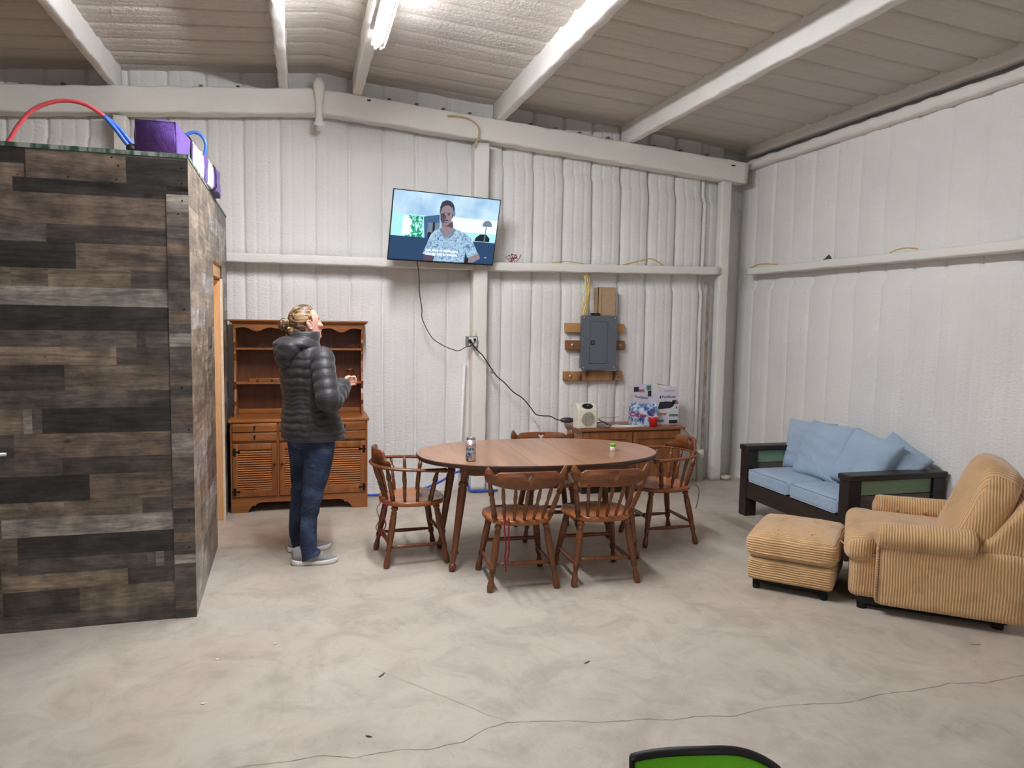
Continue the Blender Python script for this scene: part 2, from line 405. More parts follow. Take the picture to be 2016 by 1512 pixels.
# eave strut (dark recess above the right wall), eave girts, wall girts, posts
foam_bar('trim_10', (4.505, YF, 3.40), (4.505, YB - .05, 3.40), rrect(-.05, .05, 0, .16, .02), .05, .006)
foam_bar('trim_11', (4.515, YF, 3.30), (4.515, YB - .05, 3.30), rrect(-.055, .055, -.03, .055, .03), .05, .012)
foam_bar('trim_12', (4.505, YF, 2.21), (4.505, 6.98, 2.205), rrect(-.065, .065, -.035, .035, .012), .05, .006)
foam_bar('trim_13', (-4.2, 7.04, 2.165), (1.545, 7.04, 2.17), rrect(-.07, .07, -.04, .04, .012), .05, .006, sd=5)
foam_bar('trim_14', (1.675, 7.04, 2.165), (4.14, 7.04, 2.205), rrect(-.07, .07, -.04, .04, .012), .05, .006, sd=6)
foam_bar('trim_15', (1.61, 7.06, 0), (1.61, 7.06, 3.30), rrect(-.07, .07, -.09, .09, .01), .06, .005, sd=7, upv=(0, 1, 0))
foam_bar('trim_16', (4.205, 7.05, 0), (4.205, 7.05, 3.12), rrect(-.055, .055, -.05, .05, .014), .06, .006, sd=8, upv=(0, 1, 0))
foam_bar('trim_17', (-1.45, 7.06, 0), (-1.45, 7.06, 3.29), rrect(-.05, .05, -.08, .08, .01), .06, .006, sd=9, upv=(0, 1, 0))
# ridge gusset bolt plate under foam
mb = MB(); mb.tube(spline([(.14, 6.93, 3.72), (.14, 6.915, 3.66), (.14, 6.92, 3.55), (.14, 6.92, 3.44), (.14, 6.915, 3.37), (.14, 6.93, 3.335)], 5), [.03 + .022 * math.exp(-((i - 5) / 4) ** 2) + .02 * math.exp(-((i - 24) / 2.5) ** 2) + .004 * nz(i * 1.3) for i in range(26)], 12)
struct(mb.build('trim_18', FOAMS))
mb = MB(); mb.box(.555, .585, 6.93, 6.95, 3.575, 3.585); mb.box(4.205, 4.245, 6.935, 6.95, 3.262, 3.272)
struct(mb.build('trim_19', plain('slot_black', (15, 14, 14), .8)))
# clips above the rafter
mb = MB()
for x in (-2.2, -1.9, -.85, -.55, .75, 1.0, 1.25, 1.5, 2.1, 2.35, 2.6, 2.9, 3.4, 3.7, 4.0):
    z = purl_z(x); mb.box(x, x + .008, 7.08, 7.14, z, z + .05); mb.box(x, x + .03, 7.08, 7.14, z + .045, z + .052)
struct(mb.build('trim_20', plain('foam_grey', (150, 145, 140), .8)))

# ------------------------------------------------------------------ lamps
WHITE_E = plain('lamp_housing', (225, 225, 222), .4)
def lamp_mat():
    t = NT('lamp_diffuser'); t.b.inputs['Emission Color'].default_value = (.93, .95, 1.0, 1); t.b.inputs['Emission Strength'].default_value = LAMP_E
    return t.done((.8, .8, .8), .4)
LM = lamp_mat()
def strip_lamp(x, y0, y1, z, label):
    t = thing('strip_lamp', label, 'lamp', (x, (y0 + y1) / 2, z)); L = (y1 - y0) / 2
    m_ = MB(); m_.box(-.038, .038, -L + .02, L - .02, .0365, .062, .004); m_.box(-.012, .012, -L * .6 - .02, -L * .6 + .02, .06, .135); m_.box(-.012, .012, L * .6 - .02, L * .6 + .02, .06, .135); m_.build('housing', WHITE_E, t)
    rs = []
    for i in range(17):
        s_ = -1 + 2 * i / 16; yy = L * s_; e = max(.02, 1 - max(0, (abs(s_) - .93) / .07) ** 2.2); r = .038 * sqrt(e)
        rs.append([V((r * cos(a), yy, .025 + r * .72 * sin(a))) for a in [.95 * pi + 1.10 * pi * k / 19 for k in range(20)]])
    m_ = MB(); m_.rings(rs); m_.build('diffuser', LM, t)
    m_ = MB(); m_.tube([(.056, -L * .97, .03), (.056, L * .97, .03)], .007, 6); m_.tube([(.056, L * .97, .03), (.03, L * .985, .02)], .007, 6); m_.build('edge_rail', WHITE_E, t)
    return t
strip_lamp(.49, 2.99, 5.42, 3.49, 'long bright white strip lamp under the ceiling beam right of the ridge')
strip_lamp(.49, -4.0, -2.78, 3.49, 'strip lamp along the ridge at the far unseen end of the room')

# ------------------------------------------------------------------ plank clad shed
shed = thing('plank_clad_shed', 'small room clad in dark rustic plank panelling with a green top edge', 'shed', (-.585, 4.365, 0), R(1.15))
T = {'vd': (40, 37, 36), 'd': (56, 50, 46), 'dk': (66, 60, 55), 'b': (88, 74, 62), 't': (104, 90, 74), 'g': (112, 106, 100), 'm': (76, 68, 63), 'o': (92, 80, 66)}
def tint(k, j=.06): c = lin(T[k]); f = 1 + random.uniform(-j, j); g = sum(c) / 3; return tuple(min(1, (x * .72 + g * .28) * 1.62 * f) for x in c)
rows = [(373, 431, [(0, 14, 'dk'), (14, 330, 'b')]), (431, 466, [(0, 104, 'm'), (104, 330, 'd')]), (466, 516, [(0, 156, 'vd'), (156, 330, 'b')]),
        (516, 551, [(0, 38, 'o'), (38, 104, 'b'), (104, 257, 't'), (257, 330, 'dk')]), (551, 587, [(0, 333, 'g')]), (587, 635, [(0, 14, 'b'), (14, 128, 'vd'), (128, 333, 'vd')]),
        (635, 667, [(0, 56, 'dk'), (56, 265, 'm'), (265, 283, 'd'), (283, 335, 'm')]), (667, 702, [(0, 226, 't'), (226, 335, 'dk')]), (702, 753, [(0, 128, 'd'), (128, 338, 'o')]),
        (753, 787, [(0, 245, 'm'), (245, 338, 'dk')]), (787, 837, [(0, 50, 'o'), (50, 66, 'g'), (66, 84, 'm'), (84, 338, 'vd')]),
        (837, 885, [(0, 32, 'dk'), (32, 340, 'b')]), (885, 920, [(0, 118, 'm'), (118, 340, 'd')]), (920, 972, [(0, 168, 'vd'), (168, 342, 'b')]), (972, 1004, [(0, 52, 'o'), (52, 118, 't'), (118, 268, 'o'), (268, 342, 'dk')]),
        (1004, 1041, [(0, 3, 'dk'), (3, 343, 'g')]), (1041, 1086, [(0, 30, 'b'), (30, 143, 'vd'), (143, 343, 'vd')]), (1086, 1117, [(0, 30, 'b'), (30, 275, 'dk'), (275, 292, 'm'), (292, 308, 'g'), (308, 345, 'dk')]),
        (1117, 1150, [(0, 236, 't'), (236, 345, 'd')]), (1150, 1198, [(0, 142, 'd'), (142, 345, 'o')]), (1198, 1232, [(0, 255, 'm'), (255, 345, 'dk')])]
def pz_(py): return (1231 - py) / 943 * 2.5
def pxx(p): return (p - 372) / 372 * .93
mb = MB()
for y0, y1, cells in rows:
    for a, b, c in cells:
        mb.col = tint(c); xa = pxx(a) if a > 0 else pxx(a) - .001; xb = pxx(b) if b < 326 else -.107
        mb.raw([(xa, -.0005, pz_(y1)), (xb, -.0005, pz_(y1)), (xb, -.0005, pz_(y0)), (xa, -.0005, pz_(y0))], [(0, 1, 2, 3)])
        if a == 0:
            cuts = [-2.6] + sorted(random.uniform(-2.5, xa - .1) for _ in range(2)) + [xa]
            for u0, u1 in zip(cuts, cuts[1:]): mb.col = tint(random.choice(['vd', 'd', 'b', 'm', 't', 'dk'])); mb.raw([(u0, -.0005, pz_(y1)), (u1, -.0005, pz_(y1)), (u1, -.0005, pz_(y0)), (u0, -.0005, pz_(y0))], [(0, 1, 2, 3)])
for a, b, y0, y1, c in ((-700, 69, 284, 322, 'vd'), (-700, 69, 322, 347, 'b'), (-700, 48, 347, 374, 'b'), (72, 368, 286, 296, 'm'), (72, 254, 296, 347, 'b'), (254, 372, 296, 357, 'vd'), (48, 330, 347, 374, 'vd'), (330, 372, 347, 374, 'vd')):
    mb.col = tint(c); xa, xb = max(-2.6, pxx(a)), pxx(b); yy = -.001 if (b > 330 or y1 < 300) else -.0006
    mb.raw([(xa, yy, pz_(y1)), (xb, yy, pz_(y1)), (xb, yy, pz_(y0)), (xa, yy, pz_(y0))], [(0, 1, 2, 3)])
mb.col = lin((60, 50, 42)); mb.box(-2.6, -.004, 0, .012, 0, 2.49)
mb.build('front_panel', PLANK, shed, fixn=False)
mb = MB(); z = 2.30; i = 0
while z > 0:
    h = random.choice([.05, .09, .13, .16, .07]); mb.col = tint(['g', 'm', 'dk', 'b', 'd', 'm', 'b', 'dk'][i % 8], .1); z0 = max(0, z - h); i += 1
    mb.raw([(-.107, -.0065, z0), (.001, -.0065, z0), (.001, -.0065, z), (-.107, -.0065, z)], [(0, 1, 2, 3)]); z = z0
mb.col = lin((70, 62, 54)); mb.box(-.107, .001, -.006, 0, 0, 2.30)
mb.build('corner_strip', PLANK, shed, fixn=False)
# side panel with door opening
D0, D1, DH, SY = 1.33, 2.06, 1.955, 2.58
mb = MB(); z = 0.0; rr = random.Random(3)
while z < 2.5:
    h = rr.choice([.07, .1, .12, .15]); z1 = min(2.5, z + h); y = 0
    while y < SY:
        ln = rr.uniform(.25, .9); y1 = min(SY, y + ln)
        segs = [(y, y1)]
        if z < DH: segs = [(max(y, a), min(y1, b)) for a, b in ((0, D0), (D1, SY)) if min(y1, b) > max(y, a)]
        tn = tint(rr.choice(['g', 'g', 't', 'b', 'm', 'o', 't']), .12); tn = tuple(q * 1.15 for q in tn)  # lamp light glancing along this side is put into its lighter plank tints
        for a, b in segs:
            mb.col = tn; mb.raw([(.0006, a, z), (.0006, b, z), (.0006, b, min(z1, 9)), (.0006, a, z1)], [(0, 1, 2, 3)])
        y = y1
    z = z1
mb.col = lin((95, 84, 72)); mb.box(-.012, 0, 0, D0, 0, 2.5); mb.box(-.012, 0, D1, SY, 0, 2.5); mb.box(-.012, 0, D0, D1, DH + .13, 2.5)
mb.build('side_panel', PLANKS, shed, fixn=False)
PINE = wood('raw_pine', (196, 146, 98), (226, 182, 134), 'z', .6, .8, coat=0)
PINEH = wood('raw_pine_h', (190, 142, 96), (222, 178, 130), 'y', .6, .8, coat=0)
mb = MB(); mb.box(-.11, -.012, D1, D1 + .04, 0, DH, .003, 1); mb.box(-.11, -.012, D0 - .04, D0, 0, DH, .003, 1); mb.build('door_jamb', PINE, shed)
mb = MB(); mb.box(-.11, -.012, D0 - .04, D1 + .04, DH, DH + .09, .003, 1); mb.build('door_header', PINEH, shed)
mb = MB(); mb.box(-.016, .004, D1 - .004, D1 + .006, 0, DH); mb.build('panel_edge', plain('bare_edge', (214, 200, 178), .7), shed)
mb = MB(); mb.box(-2.6, -2.56, 0, SY, 0, 2.49); mb.box(-2.6, -.012, SY - .04, SY, 0, 2.49)
for x in (-.55, -1.0, -1.45, -1.9, -2.35): mb.box(x, x + .04, .012, .10, 0, 2.48)
mb.build('stud_frame', PINE, shed)
mb = MB(); mb.box(-2.6, .0, -.003, SY, 2.49, 2.508); mb.build('roof_board', wood('plywood', (150, 120, 86), (176, 146, 108), 'x', .7), shed)
t_ = NT('green_paint_edge'); c_ = t_.ramp(t_.noise(t_.coords((1, 1, .2)), 14, 3, .6), [(.45, lin((42, 74, 58))), (.6, lin((150, 158, 146)))]); GE = t_.done(c_, .8)
mb = MB(); mb.box(-2.6, .004, -.006, -.003, 2.49, 2.512); mb.box(.0, .004, -.006, SY, 2.495, 2.512); mb.build('green_edge', GE, shed)
mb = MB(); mb.tube([(-.875, -.035, .95), (-1.02, -.035, .95)], .0095, 12); mb.tube([(-1.0, 0, .95), (-1.0, -.035, .95)], .008, 8); tag(mb.build('door_handle', plain('white_metal', (205, 205, 205), .3, .4), shed), 'white lever handle')
for x, z in ((-.03, 2.44), (-.03, 2.36), (-.03, 2.27), (-.05, 2.2), (-.03, 1.7), (-.05, 1.28), (-.02, 1.05), (-.03, .55), (-.03, .4), (-.36, 2.47), (-.33, 2.43), (-.34, 2.36), (-.56, 2.36), (-.36, 2.34)):
    mb = MB(); y_ = -.0065 if x > -.1 and z < 2.3 else -.001; mb.tube([(x, y_ + .001, z), (x, y_ - .0015, z)], .0045, 8); mb.build('screw_head', plain('screw_dark', (30, 28, 28), .4, .6), shed)
# warm bulb inside, its light falls out of the doorway
bl = thing('bare_bulb', 'warm bulb inside the panelled shed, seen only by its glow', 'lamp', (-1.55, 5.75, 2.1))
t_ = NT('bulb_glow'); t_.b.inputs['Emission Color'].default_value = (1, .62, .33, 1); t_.b.inputs['Emission Strength'].default_value = WARM_W * 14; BM_ = t_.done((.8, .7, .6), .4)
mb = MB(); mb.ell((0, 0, 0), (.035, .035, .045)); mb.build('bulb_glass', BM_, bl)
mb = MB(); mb.tube([(0, 0, .04), (0, 0, .09)], .017, 12); mb.tube([(0, 0, .09), (0, 0, .39)], .004, 6); mb.build('socket', plain('socket_black', (20, 20, 20), .5), bl)

# ------------------------------------------------------------------ dining table
CH = wood('chair_maple', (72, 37, 18), (132, 76, 38), 'z', .34, 1.2, coat=.2)
CHX = wood('chair_maple_x', (78, 41, 20), (136, 79, 40), 'x', .36, 1.2, coat=.15)
SEATW = wood('chair_seat_wood', (112, 60, 27), (178, 106, 54), 'y', .3, 1.1, coat=.3)
def mk_lam():
    t = NT('table_laminate'); co = t.coords((1, .10, 1), (0, 0, R(-38))); a = t.noise(co, 7, 4, .5); b = t.noise(co, 60, 3, .6)
    col = t.ramp(t.mix(a, b, .35), [(.36, lin((132, 90, 64))), (.5, lin((154, 110, 82))), (.64, lin((168, 124, 95)))])
    t.b.inputs['Coat Weight'].default_value = .35; t.b.inputs['Coat Roughness'].default_value = .18; return t.done(col, .3)
TOPW = mk_lam()
DARKW = wood('table_edge_wood', (40, 24, 16), (66, 40, 27), 'x', .35, 1)
def oval(a, b, n=64, e=2.25):
    return [(math.copysign(abs(cos(2 * pi * k / n)) ** (2 / e), cos(2 * pi * k / n)) * a, math.copysign(abs(sin(2 * pi * k / n)) ** (2 / e), sin(2 * pi * k / n)) * b) for k in range(n)]
tb = thing('dining_table', 'oval brown wooden dining table on tapered turned legs', 'table', (1.6, 5.04, 0), R(-1))
o2 = oval(.86, .54); mb = MB(); mb.prism(o2, .717, .7445, 'z')
mb.prism(oval(.857, .537), .7445, .746, 'z'); top = mb.build('tabletop', TOPW, tb)
mb = MB(); rs = [[V((x * f, y * f, z)) for x, y in oval(.862, .542)] for z, f in ((.7435, 1), (.742, 1.002), (.722, 1.002), (.717, .998), (.717, .96), (.7435, .96))]
mb.rings(rs, False, True); mb.build('edge_band', DARKW, tb)
mb = MB()
for sx in (-.02, .02): mb.box(-.0006 + sx * 8, .0006 + sx * 8, -.535, .535, .7458, .7464)
mb.build('leaf_joint', plain('joint_dark', (60, 38, 26), .6), tb)
mb = MB()
for s_ in (-1, 1):
    mb.box(-.52, .52, s_ * .27 - .01, s_ * .27 + .01, .64, .717); mb.box(s_ * .53 - .01, s_ * .53 + .01, -.27, .27, .64, .717)
mb.build('apron', wood('apron_wood', (84, 50, 30), (130, 82, 50), 'x', .4), tb)
LEGP = [(0, .034), (.09, .034), (.095, .022), (.11, .026), (.12, .02), (.13, .026), (.14, .02), (.15, .026), (.16, .02), (.17, .028), (.19, .031), (.205, .031), (.215, .024), (.24, .03), (.5, .026), (.80, .02), (.81, .026), (.83, .028), (.845, .02), (.90, .017), (.93, .016), (.935, .024), (.95, .026), (.985, .024), (.99, .019), (1, .018)]
for sx in (-1, 1):
    for sy in (-1, 1):
        mb = MB(); mb.lathe((sx * .565, sy * .225, .717), (sx * .66, sy * .262, 0), LEGP, 12); mb.box(sx * .565 - .034, sx * .565 + .034, sy * .225 - .034, sy * .225 + .034, .64, .717, .004, 1); mb.build('leg', CH, tb)

# ------------------------------------------------------------------ chairs
RINGS = lambda a, r0, r1, n=4, d=.017: [q for k in range(n) for q in ((a + k * d, r0), (a + k * d + d * .5, r1))]
CLEG = [(0, .014), (.03, .020), (.05, .024), (.075, .022), (.09, .015)] + RINGS(.1, .015, .0235, 4, .022) + [(.205, .020), (.24, .0225), (.45, .023), (.62, .019)] + RINGS(.65, .0145, .022, 4, .022) + [(.75, .0145), (.80, .0145), (.88, .020), (.93, .022), (.985, .019), (1, .015)]
CPOST = [(0, .012), (.05, .016)] + RINGS(.1, .0115, .019, 4, .03) + [(.24, .0145), (.3, .0165), (.55, .0165), (.64, .013)] + RINGS(.67, .0115, .0185, 4, .03) + [(.81, .0145), (1, .010)]
CSPN = [(0, .008), (.1, .0095), (.3, .0125), (.40, .0085), (.43, .0135), (.46, .0085), (.49, .0135), (.52, .009), (.7, .0130), (.85, .011), (1, .0075)]
CSTR = [(0, .008), (.05, .0125), (.1, .0135)] + RINGS(.12, .0095, .0145, 3, .03) + [(.22, .013), (.5, .0155), (.78, .013)] + RINGS(.79, .0095, .0145, 3, .03) + [(.89, .0135), (.95, .0125), (1, .008)]
CSTR2 = [(0, .008), (.2, .0125), (.5, .0145), (.8, .0125), (1, .008)]
def seat_mesh(wf=.235, wb=.2, d=.215):
    def out(th):
        x, y = cos(th), sin(th); e = 2 / 2.7
        X = math.copysign(abs(x) ** e, x); Y = math.copysign(abs(y) ** e, y)
        return V((X * (wb + (wf - wb) * (Y + 1) / 2), Y * d, 0))
    n = 44; rs = []
    def topz(p, f): 
        dip = .016 * math.exp(-((p.x / .15) ** 2 + ((p.y + .03) / .13) ** 2)) + .010 * sst(.06, .2, p.y) * math.exp(-((abs(p.x) - .1) / .055) ** 2)
        return .442 - dip
    for f, kind in ((.02, 't'), (.25, 't'), (.5, 't'), (.7, 't'), (.85, 't'), (.94, 't'), (.985, 'e1'), (1.0, 'e2'), (.99, 'e3'), (.95, 'b'), (.6, 'b'), (.02, 'b')):
        ring = []
        for k in range(n):
            p = out(2 * pi * k / n) * f; p.z = {'t': topz(p, f), 'e1': .438, 'e2': .425, 'e3': .411, 'b': .406}[kind]; ring.append(p)
        rs.append(ring)
    m_ = MB(); m_.rings(rs); return m_
def crest(w, zb, zt, yc, yb, hole, ear=0, nb=48, name='crest_rail', th=.019):
    """bowed back rail with a small cut-out"""
    fr = []
    for i in range(nb + 1):
        u = -1 + 2 * i / nb; fr.append(u)
    def fy(u): return yc - yb * (1 - u * u)
    m_ = MB()
    def strip(us, f0, f1):
        rs = []
        for u in us:
            a, b = f0(u), f1(u); y = fy(u); t = th / 2
            rs.append([V((u * w, y - t, a + .003)), V((u * w, y - t * .5, a)), V((u * w, y + t * .5, a)), V((u * w, y + t, a + .003)), V((u * w, y + t, b - .004)), V((u * w, y + t * .5, b)), V((u * w, y - t * .5, b)), V((u * w, y - t, b - .004))])
        m_.rings(rs)
    ht = lambda u: hole[2] + .004 - .010 * math.exp(-(u / .02) ** 2) ; hb = lambda u: hole[2] - hole[1] * max(0, 1 - abs(u) / hole[0]) ** 1.4 - .002 + .006 * (abs(u) / hole[0]) ** 2
    us = sorted(set([round(x, 4) for x in fr] + [-hole[0], hole[0]]))
    L = [u for u in us if u <= -hole[0] + 1e-6]; C = [u for u in us if -hole[0] - 1e-6 <= u <= hole[0] + 1e-6]; Rr = [u for u in us if u >= hole[0] - 1e-6]
    C = [-hole[0] + 2 * hole[0] * k / 14 for k in range(15)]
    strip(L, zb, zt); strip(Rr, zb, zt); strip(C, zb, hb); strip(C, ht, zt)
    return m_
def legs_stretch(t):
    tops = {}; 
    for sx in (-1, 1):
        for sy in (-1, 1):
            a, b = V((sx * .15, sy * .14, .41)), V((sx * .215, sy * .212, 0)); tops[sx, sy] = (a, b)
            m_ = MB(); m_.lathe(a, b, CLEG, 14); m_.build('leg', CH, t)
    g = lambda k, z: tops[k][0].lerp(tops[k][1], 1 - z / .41)
    for p, q, pr in ((g((-1, -1), .135), g((-1, 1), .135), CSTR2), (g((1, -1), .135), g((1, 1), .135), CSTR2), (g((-1, -1), .165), g((1, -1), .165), CSTR2), (g((-1, 1), .215), g((1, 1), .215), CSTR)):
        m_ = MB(); m_.lathe(p, q, pr, 10); m_.build('stretcher', CH, t)
def side_chair(label, loc, rz, grp=None):
    t = thing('dining_chair', label, 'chair', loc, rz, grp); seat_mesh().build('seat', SEATW, t); legs_stretch(t)
    def zt(u):
        a = abs(u); z = .762 - .010 * a * a
        if a > .70: z += .034 * sst(.78, .93, a) - .016 * math.exp(-((a - .76) / .05) ** 2)
        if a > .93: z -= .05 * ((a - .93) / .07) ** 2
        return z
    def zb(u):
        a = abs(u); z = .652 + .045 * a ** 2.4
        if a > .93: z += .03 * ((a - .93) / .07) ** 2
        return z
    crest(.262, zb, zt, -.235, .062, (.105, .030, .735)).build('crest_rail', CHX, t)
    yr = lambda x: -.235 - .062 * (1 - (x / .262) ** 2)
    for x0, x1, pr, y0 in ((-.172, -.232, CPOST, -.135), (.172, .232, CPOST, -.135), (-.118, -.155, CSPN, -.165), (-.06, -.078, CSPN, -.178), (0, 0, CSPN, -.182), (.06, .078, CSPN, -.178), (.118, .155, CSPN, -.165)):
        m_ = MB(); m_.lathe((x0, y0, .425), (x1, yr(x1), zb(x1 / .262) + .012), pr, 10); m_.build('spindle', CH, t)
    return t
def arm_chair(label, loc, rz, grp=None):
    t = thing('captain_chair', label, 'chair', loc, rz, grp); seat_mesh(.24, .215, .22).build('seat', SEATW, t); legs_stretch(t)
    bow = spline([(-.262, .185, .655), (-.262, .06, .66), (-.25, -.08, .668), (-.19, -.205, .674), (-.08, -.262, .676), (.08, -.262, .676), (.19, -.205, .674), (.25, -.08, .668), (.262, .06, .66), (.262, .185, .655)], 7)
    m_ = MB(); n = len(bow); m_.tube(bow, [.020 + .010 * max(0, 1 - min(i, n - 1 - i) / 8) ** 1 for i in range(n)], 12, flat=.55, up=(0, 0, 1)); m_.build('arm_bow', CHX, t)
    def zt(u):
        a = abs(u); return .79 - .012 * a * a - .062 * sst(.62, .78, a) - .04 * max(0, (a - .9) / .1) ** 2
    m_ = crest(.215, lambda u: .684, zt, -.165, .10, (.13, .032, .76), th=.018); m_.build('crest_rail', CHX, t)
    for sx in (-1, 1):
        m_ = MB(); m_.lathe((sx * .205, .085, .43), (sx * .255, .125, .65), CPOST, 12); m_.build('arm_post', CH, t)
    for x0, y0, x1, y1 in ((.2, 0, .245, .0), (.185, -.08, .24, -.10), (.14, -.15, .18, -.2), (.08, -.178, .10, -.248), (.0, -.185, .0, -.264)):
        for sx in ((-1, 1) if x0 else (1,)):
            m_ = MB(); m_.lathe((sx * x0, y0, .425), (sx * x1, y1, .67), CPOST if x0 == .14 else CSPN, 10); m_.build('spindle', CH, t)
    return t
arm_chair('wooden captain chair with arms at the left end of the dining table', (.715, 5.17, 0), R(-86))
arm_chair('wooden captain chair with arms at the right end of the table near the sideboard', (2.635, 5.205, 0), R(91))
side_chair('near armless chair with a red ribbon hanging from its spindle', (1.315, 4.56, 0), R(-3))
side_chair('near armless chair without any ribbon, pulled up to the right half of the table', (1.85, 4.535, 0), R(-2))
side_chair('armless chair on the far wall side of the dining table', (1.83, 5.50, 0), R(174))
# ribbons
RED = mk_cloth('red_ribbon', (128, 24, 34))
mb = MB(); mb.tube(spline([(.535, 4.965, .45), (.50, 4.93, .452), (.48, 4.99, .45), (.525, 5.0, .455), (.53, 4.94, .44), (.50, 4.95, .38), (.515, 4.93, .3), (.49, 4.94, .24), (.52, 4.95, .19)], 6), .005, 6, flat=.5)
mb.tube(spline([(.50, 4.99, .45), (.462, 4.99, .40), (.475, 4.96, .33), (.455, 4.97, .27), (.51, 4.945, .20), (.53, 4.95, .16)], 6), .005, 6, flat=.5)
tag(mb.build('chair_ribbon', RED), 'dark red ribbon tied on the captain chair at the left', 'ribbon')
mb = MB(); mb.tube(spline([(1.19, 4.39, .47), (1.175, 4.355, .455), (1.17, 4.335, .40), (1.18, 4.33, .30), (1.175, 4.335, .22), (1.185, 4.33, .13)], 6), .0055, 6, flat=.5)
mb.tube(spline([(1.205, 4.375, .46), (1.20, 4.34, .44), (1.195, 4.325, .36), (1.20, 4.33, .27), (1.19, 4.33, .2)], 6), .005, 6, flat=.5)
tag(mb.build('chair_ribbon', RED), 'dark red ribbon hanging off the back of the near middle chair', 'ribbon')
mb = MB(); mb.tube(spline([(2.845, 5.02, .45), (2.865, 5.0, .42), (2.86, 5.0, .34), (2.85, 5.01, .27)], 6), .005, 6, flat=.5)
tag(mb.build('chair_ribbon', mk_cloth('brown_ribbon', (84, 40, 32))), 'brown cord hanging from the captain chair at the right', 'ribbon')
# ------------------------------------------------------------------ things on the table
def can():
    t = thing('drink_can', 'tall silver drink can with red lettering on the table', 'can', (1.047, 4.755, .746))
    t_ = NT('can_print'); co = t_.coords(); sp = t_.n('ShaderNodeSeparateXYZ'); t_.l(co, sp.inputs[0])
    nn = t_.noise(t_.coords((1, 1, .7)), 34, 4, .6, 1)
    mt = t_.ramp(nn, [(.42, lin((66, 92, 140))), (.5, lin((188, 196, 206))), (.6, lin((210, 212, 216)))])
    zz = t_.n('ShaderNodeMapRange'); zz.inputs[1].default_value = .055; zz.inputs[2].default_value = .075; t_.l(sp.outputs[2], zz.inputs[0])
    PR = t_.done(t_.mix(mt, lin((176, 172, 170)), zz.outputs[0]), .35, .55)
    AL = plain('aluminium', (200, 200, 200), .25, .9)
    mb = MB(); mb.lathe((0, 0, 0), (0, 0, .157), [(.0, .024), (.02, .028), (.06, .033), (.9, .033), (.9, .033)], 28); mb.build('body', PR, t)
    mb = MB(); mb.lathe((0, 0, .141), (0, 0, .1575), [(0, .033), (.6, .027), (.7, .0275), (.95, .0275), (1, .026), (1.0, .0235), (.8, .022), (.8, .001)], 28); mb.build('rim', AL, t)
    mb = MB(); mb.ell((.0, .002, .1565), (.008, .011, .001)); mb.build('pull_tab', AL, t)
    def wrap(zc, a0): return lambda x, y: V((.0334 * sin(x / .033 + a0), -.0334 * cos(x / .033 + a0), zc + y))
    mb = MB(); text_into(mb, 'Coors', .036, wrap(.098, -.42), bold=.0006, ital=.2); mb.build('lettering', plain('can_red', (150, 32, 40), .4), t)
    mb = MB(); text_into(mb, 'LIGHT', .024, wrap(.075, -.42), bold=.0008); mb.build('lettering', plain('can_navy', (32, 34, 60), .4), t)
can()
t = thing('small_jar', 'tiny white jar with a lime green lid on the table', 'jar', (2.128, 4.94, .746))
mb = MB(); mb.lathe((0, 0, 0), (0, 0, .034), [(0, .017), (.06, .0195), (.94, .0195), (1, .018)], 20); mb.build('body', plain('jar_white', (232, 232, 226), .35), t)
mb = MB(); mb.lathe((0, 0, .034), (0, 0, .054), [(0, .0205), (.9, .0205), (1, .019)], 20); mb.build('lid', plain('lime', (116, 200, 40), .35), t)

# ------------------------------------------------------------------ hutch
HW = wood('hutch_wood_v', (108, 60, 26), (162, 100, 50), 'z', .4, .9, coat=.15)
HWX = wood('hutch_wood_h', (114, 64, 28), (168, 104, 52), 'x', .4, .9, coat=.15)
LOUV = wood('louver_wood', (150, 88, 42), (188, 118, 62), 'x', .7, .9, coat=0)
HWD = wood('hutch_back', (84, 44, 22), (120, 68, 36), 'z', .45, .9)
IRON = plain('black_iron', (24, 22, 22), .45, .6)
hu = thing('china_hutch', 'wooden hutch with open scalloped shelves and louvered doors behind the standing person', 'hutch', (-.035, 6.62, 0))
W2 = .565
mb = MB(); mb.box(-W2, W2, .02, .45, .12, .77); mb.build('base_cabinet', HW, hu)
mb = MB(); mb.box(-W2 - .015, W2 + .015, -.015, .455, .77, .797, .006); mb.build('counter', HWX, hu)
ap = [(-W2, 0), (-W2 + .13, 0), (-W2 + .15, .035), (-W2 + .175, .06), (-W2 + .195, .055), (-W2 + .205, .075), (-W2 + .24, .085)]
ap = ap + [(-x, z) for x, z in ap[::-1]] + [(W2, .135), (-W2, .135)]
mb = MB(); mb.prism(ap, 0, .02); mb.prism([(.0205, 0), (.09, 0), (.12, .05), (.2, .07), (.3, .05), (.36, 0), (.45, 0), (.45, .135), (.0205, .135)], -W2, -W2 + .018, 'x'); mb.prism([(.0205, 0), (.09, 0), (.12, .05), (.2, .07), (.3, .05), (.36, 0), (.45, 0), (.45, .135), (.0205, .135)], W2 - .018, W2, 'x'); mb.build('scalloped_plinth', HWX, hu)
mb = MB()
for x in (-W2, -.19, .175, W2 - .014): mb.box(x, x + .014, 0, .02, .135, .77)
mb.box(-W2, W2, .002, .02, .598, .612); mb.build('face_frame', HW, hu)
cols_ = ((-.549, -.192), (-.174, .173), (.191, .549))
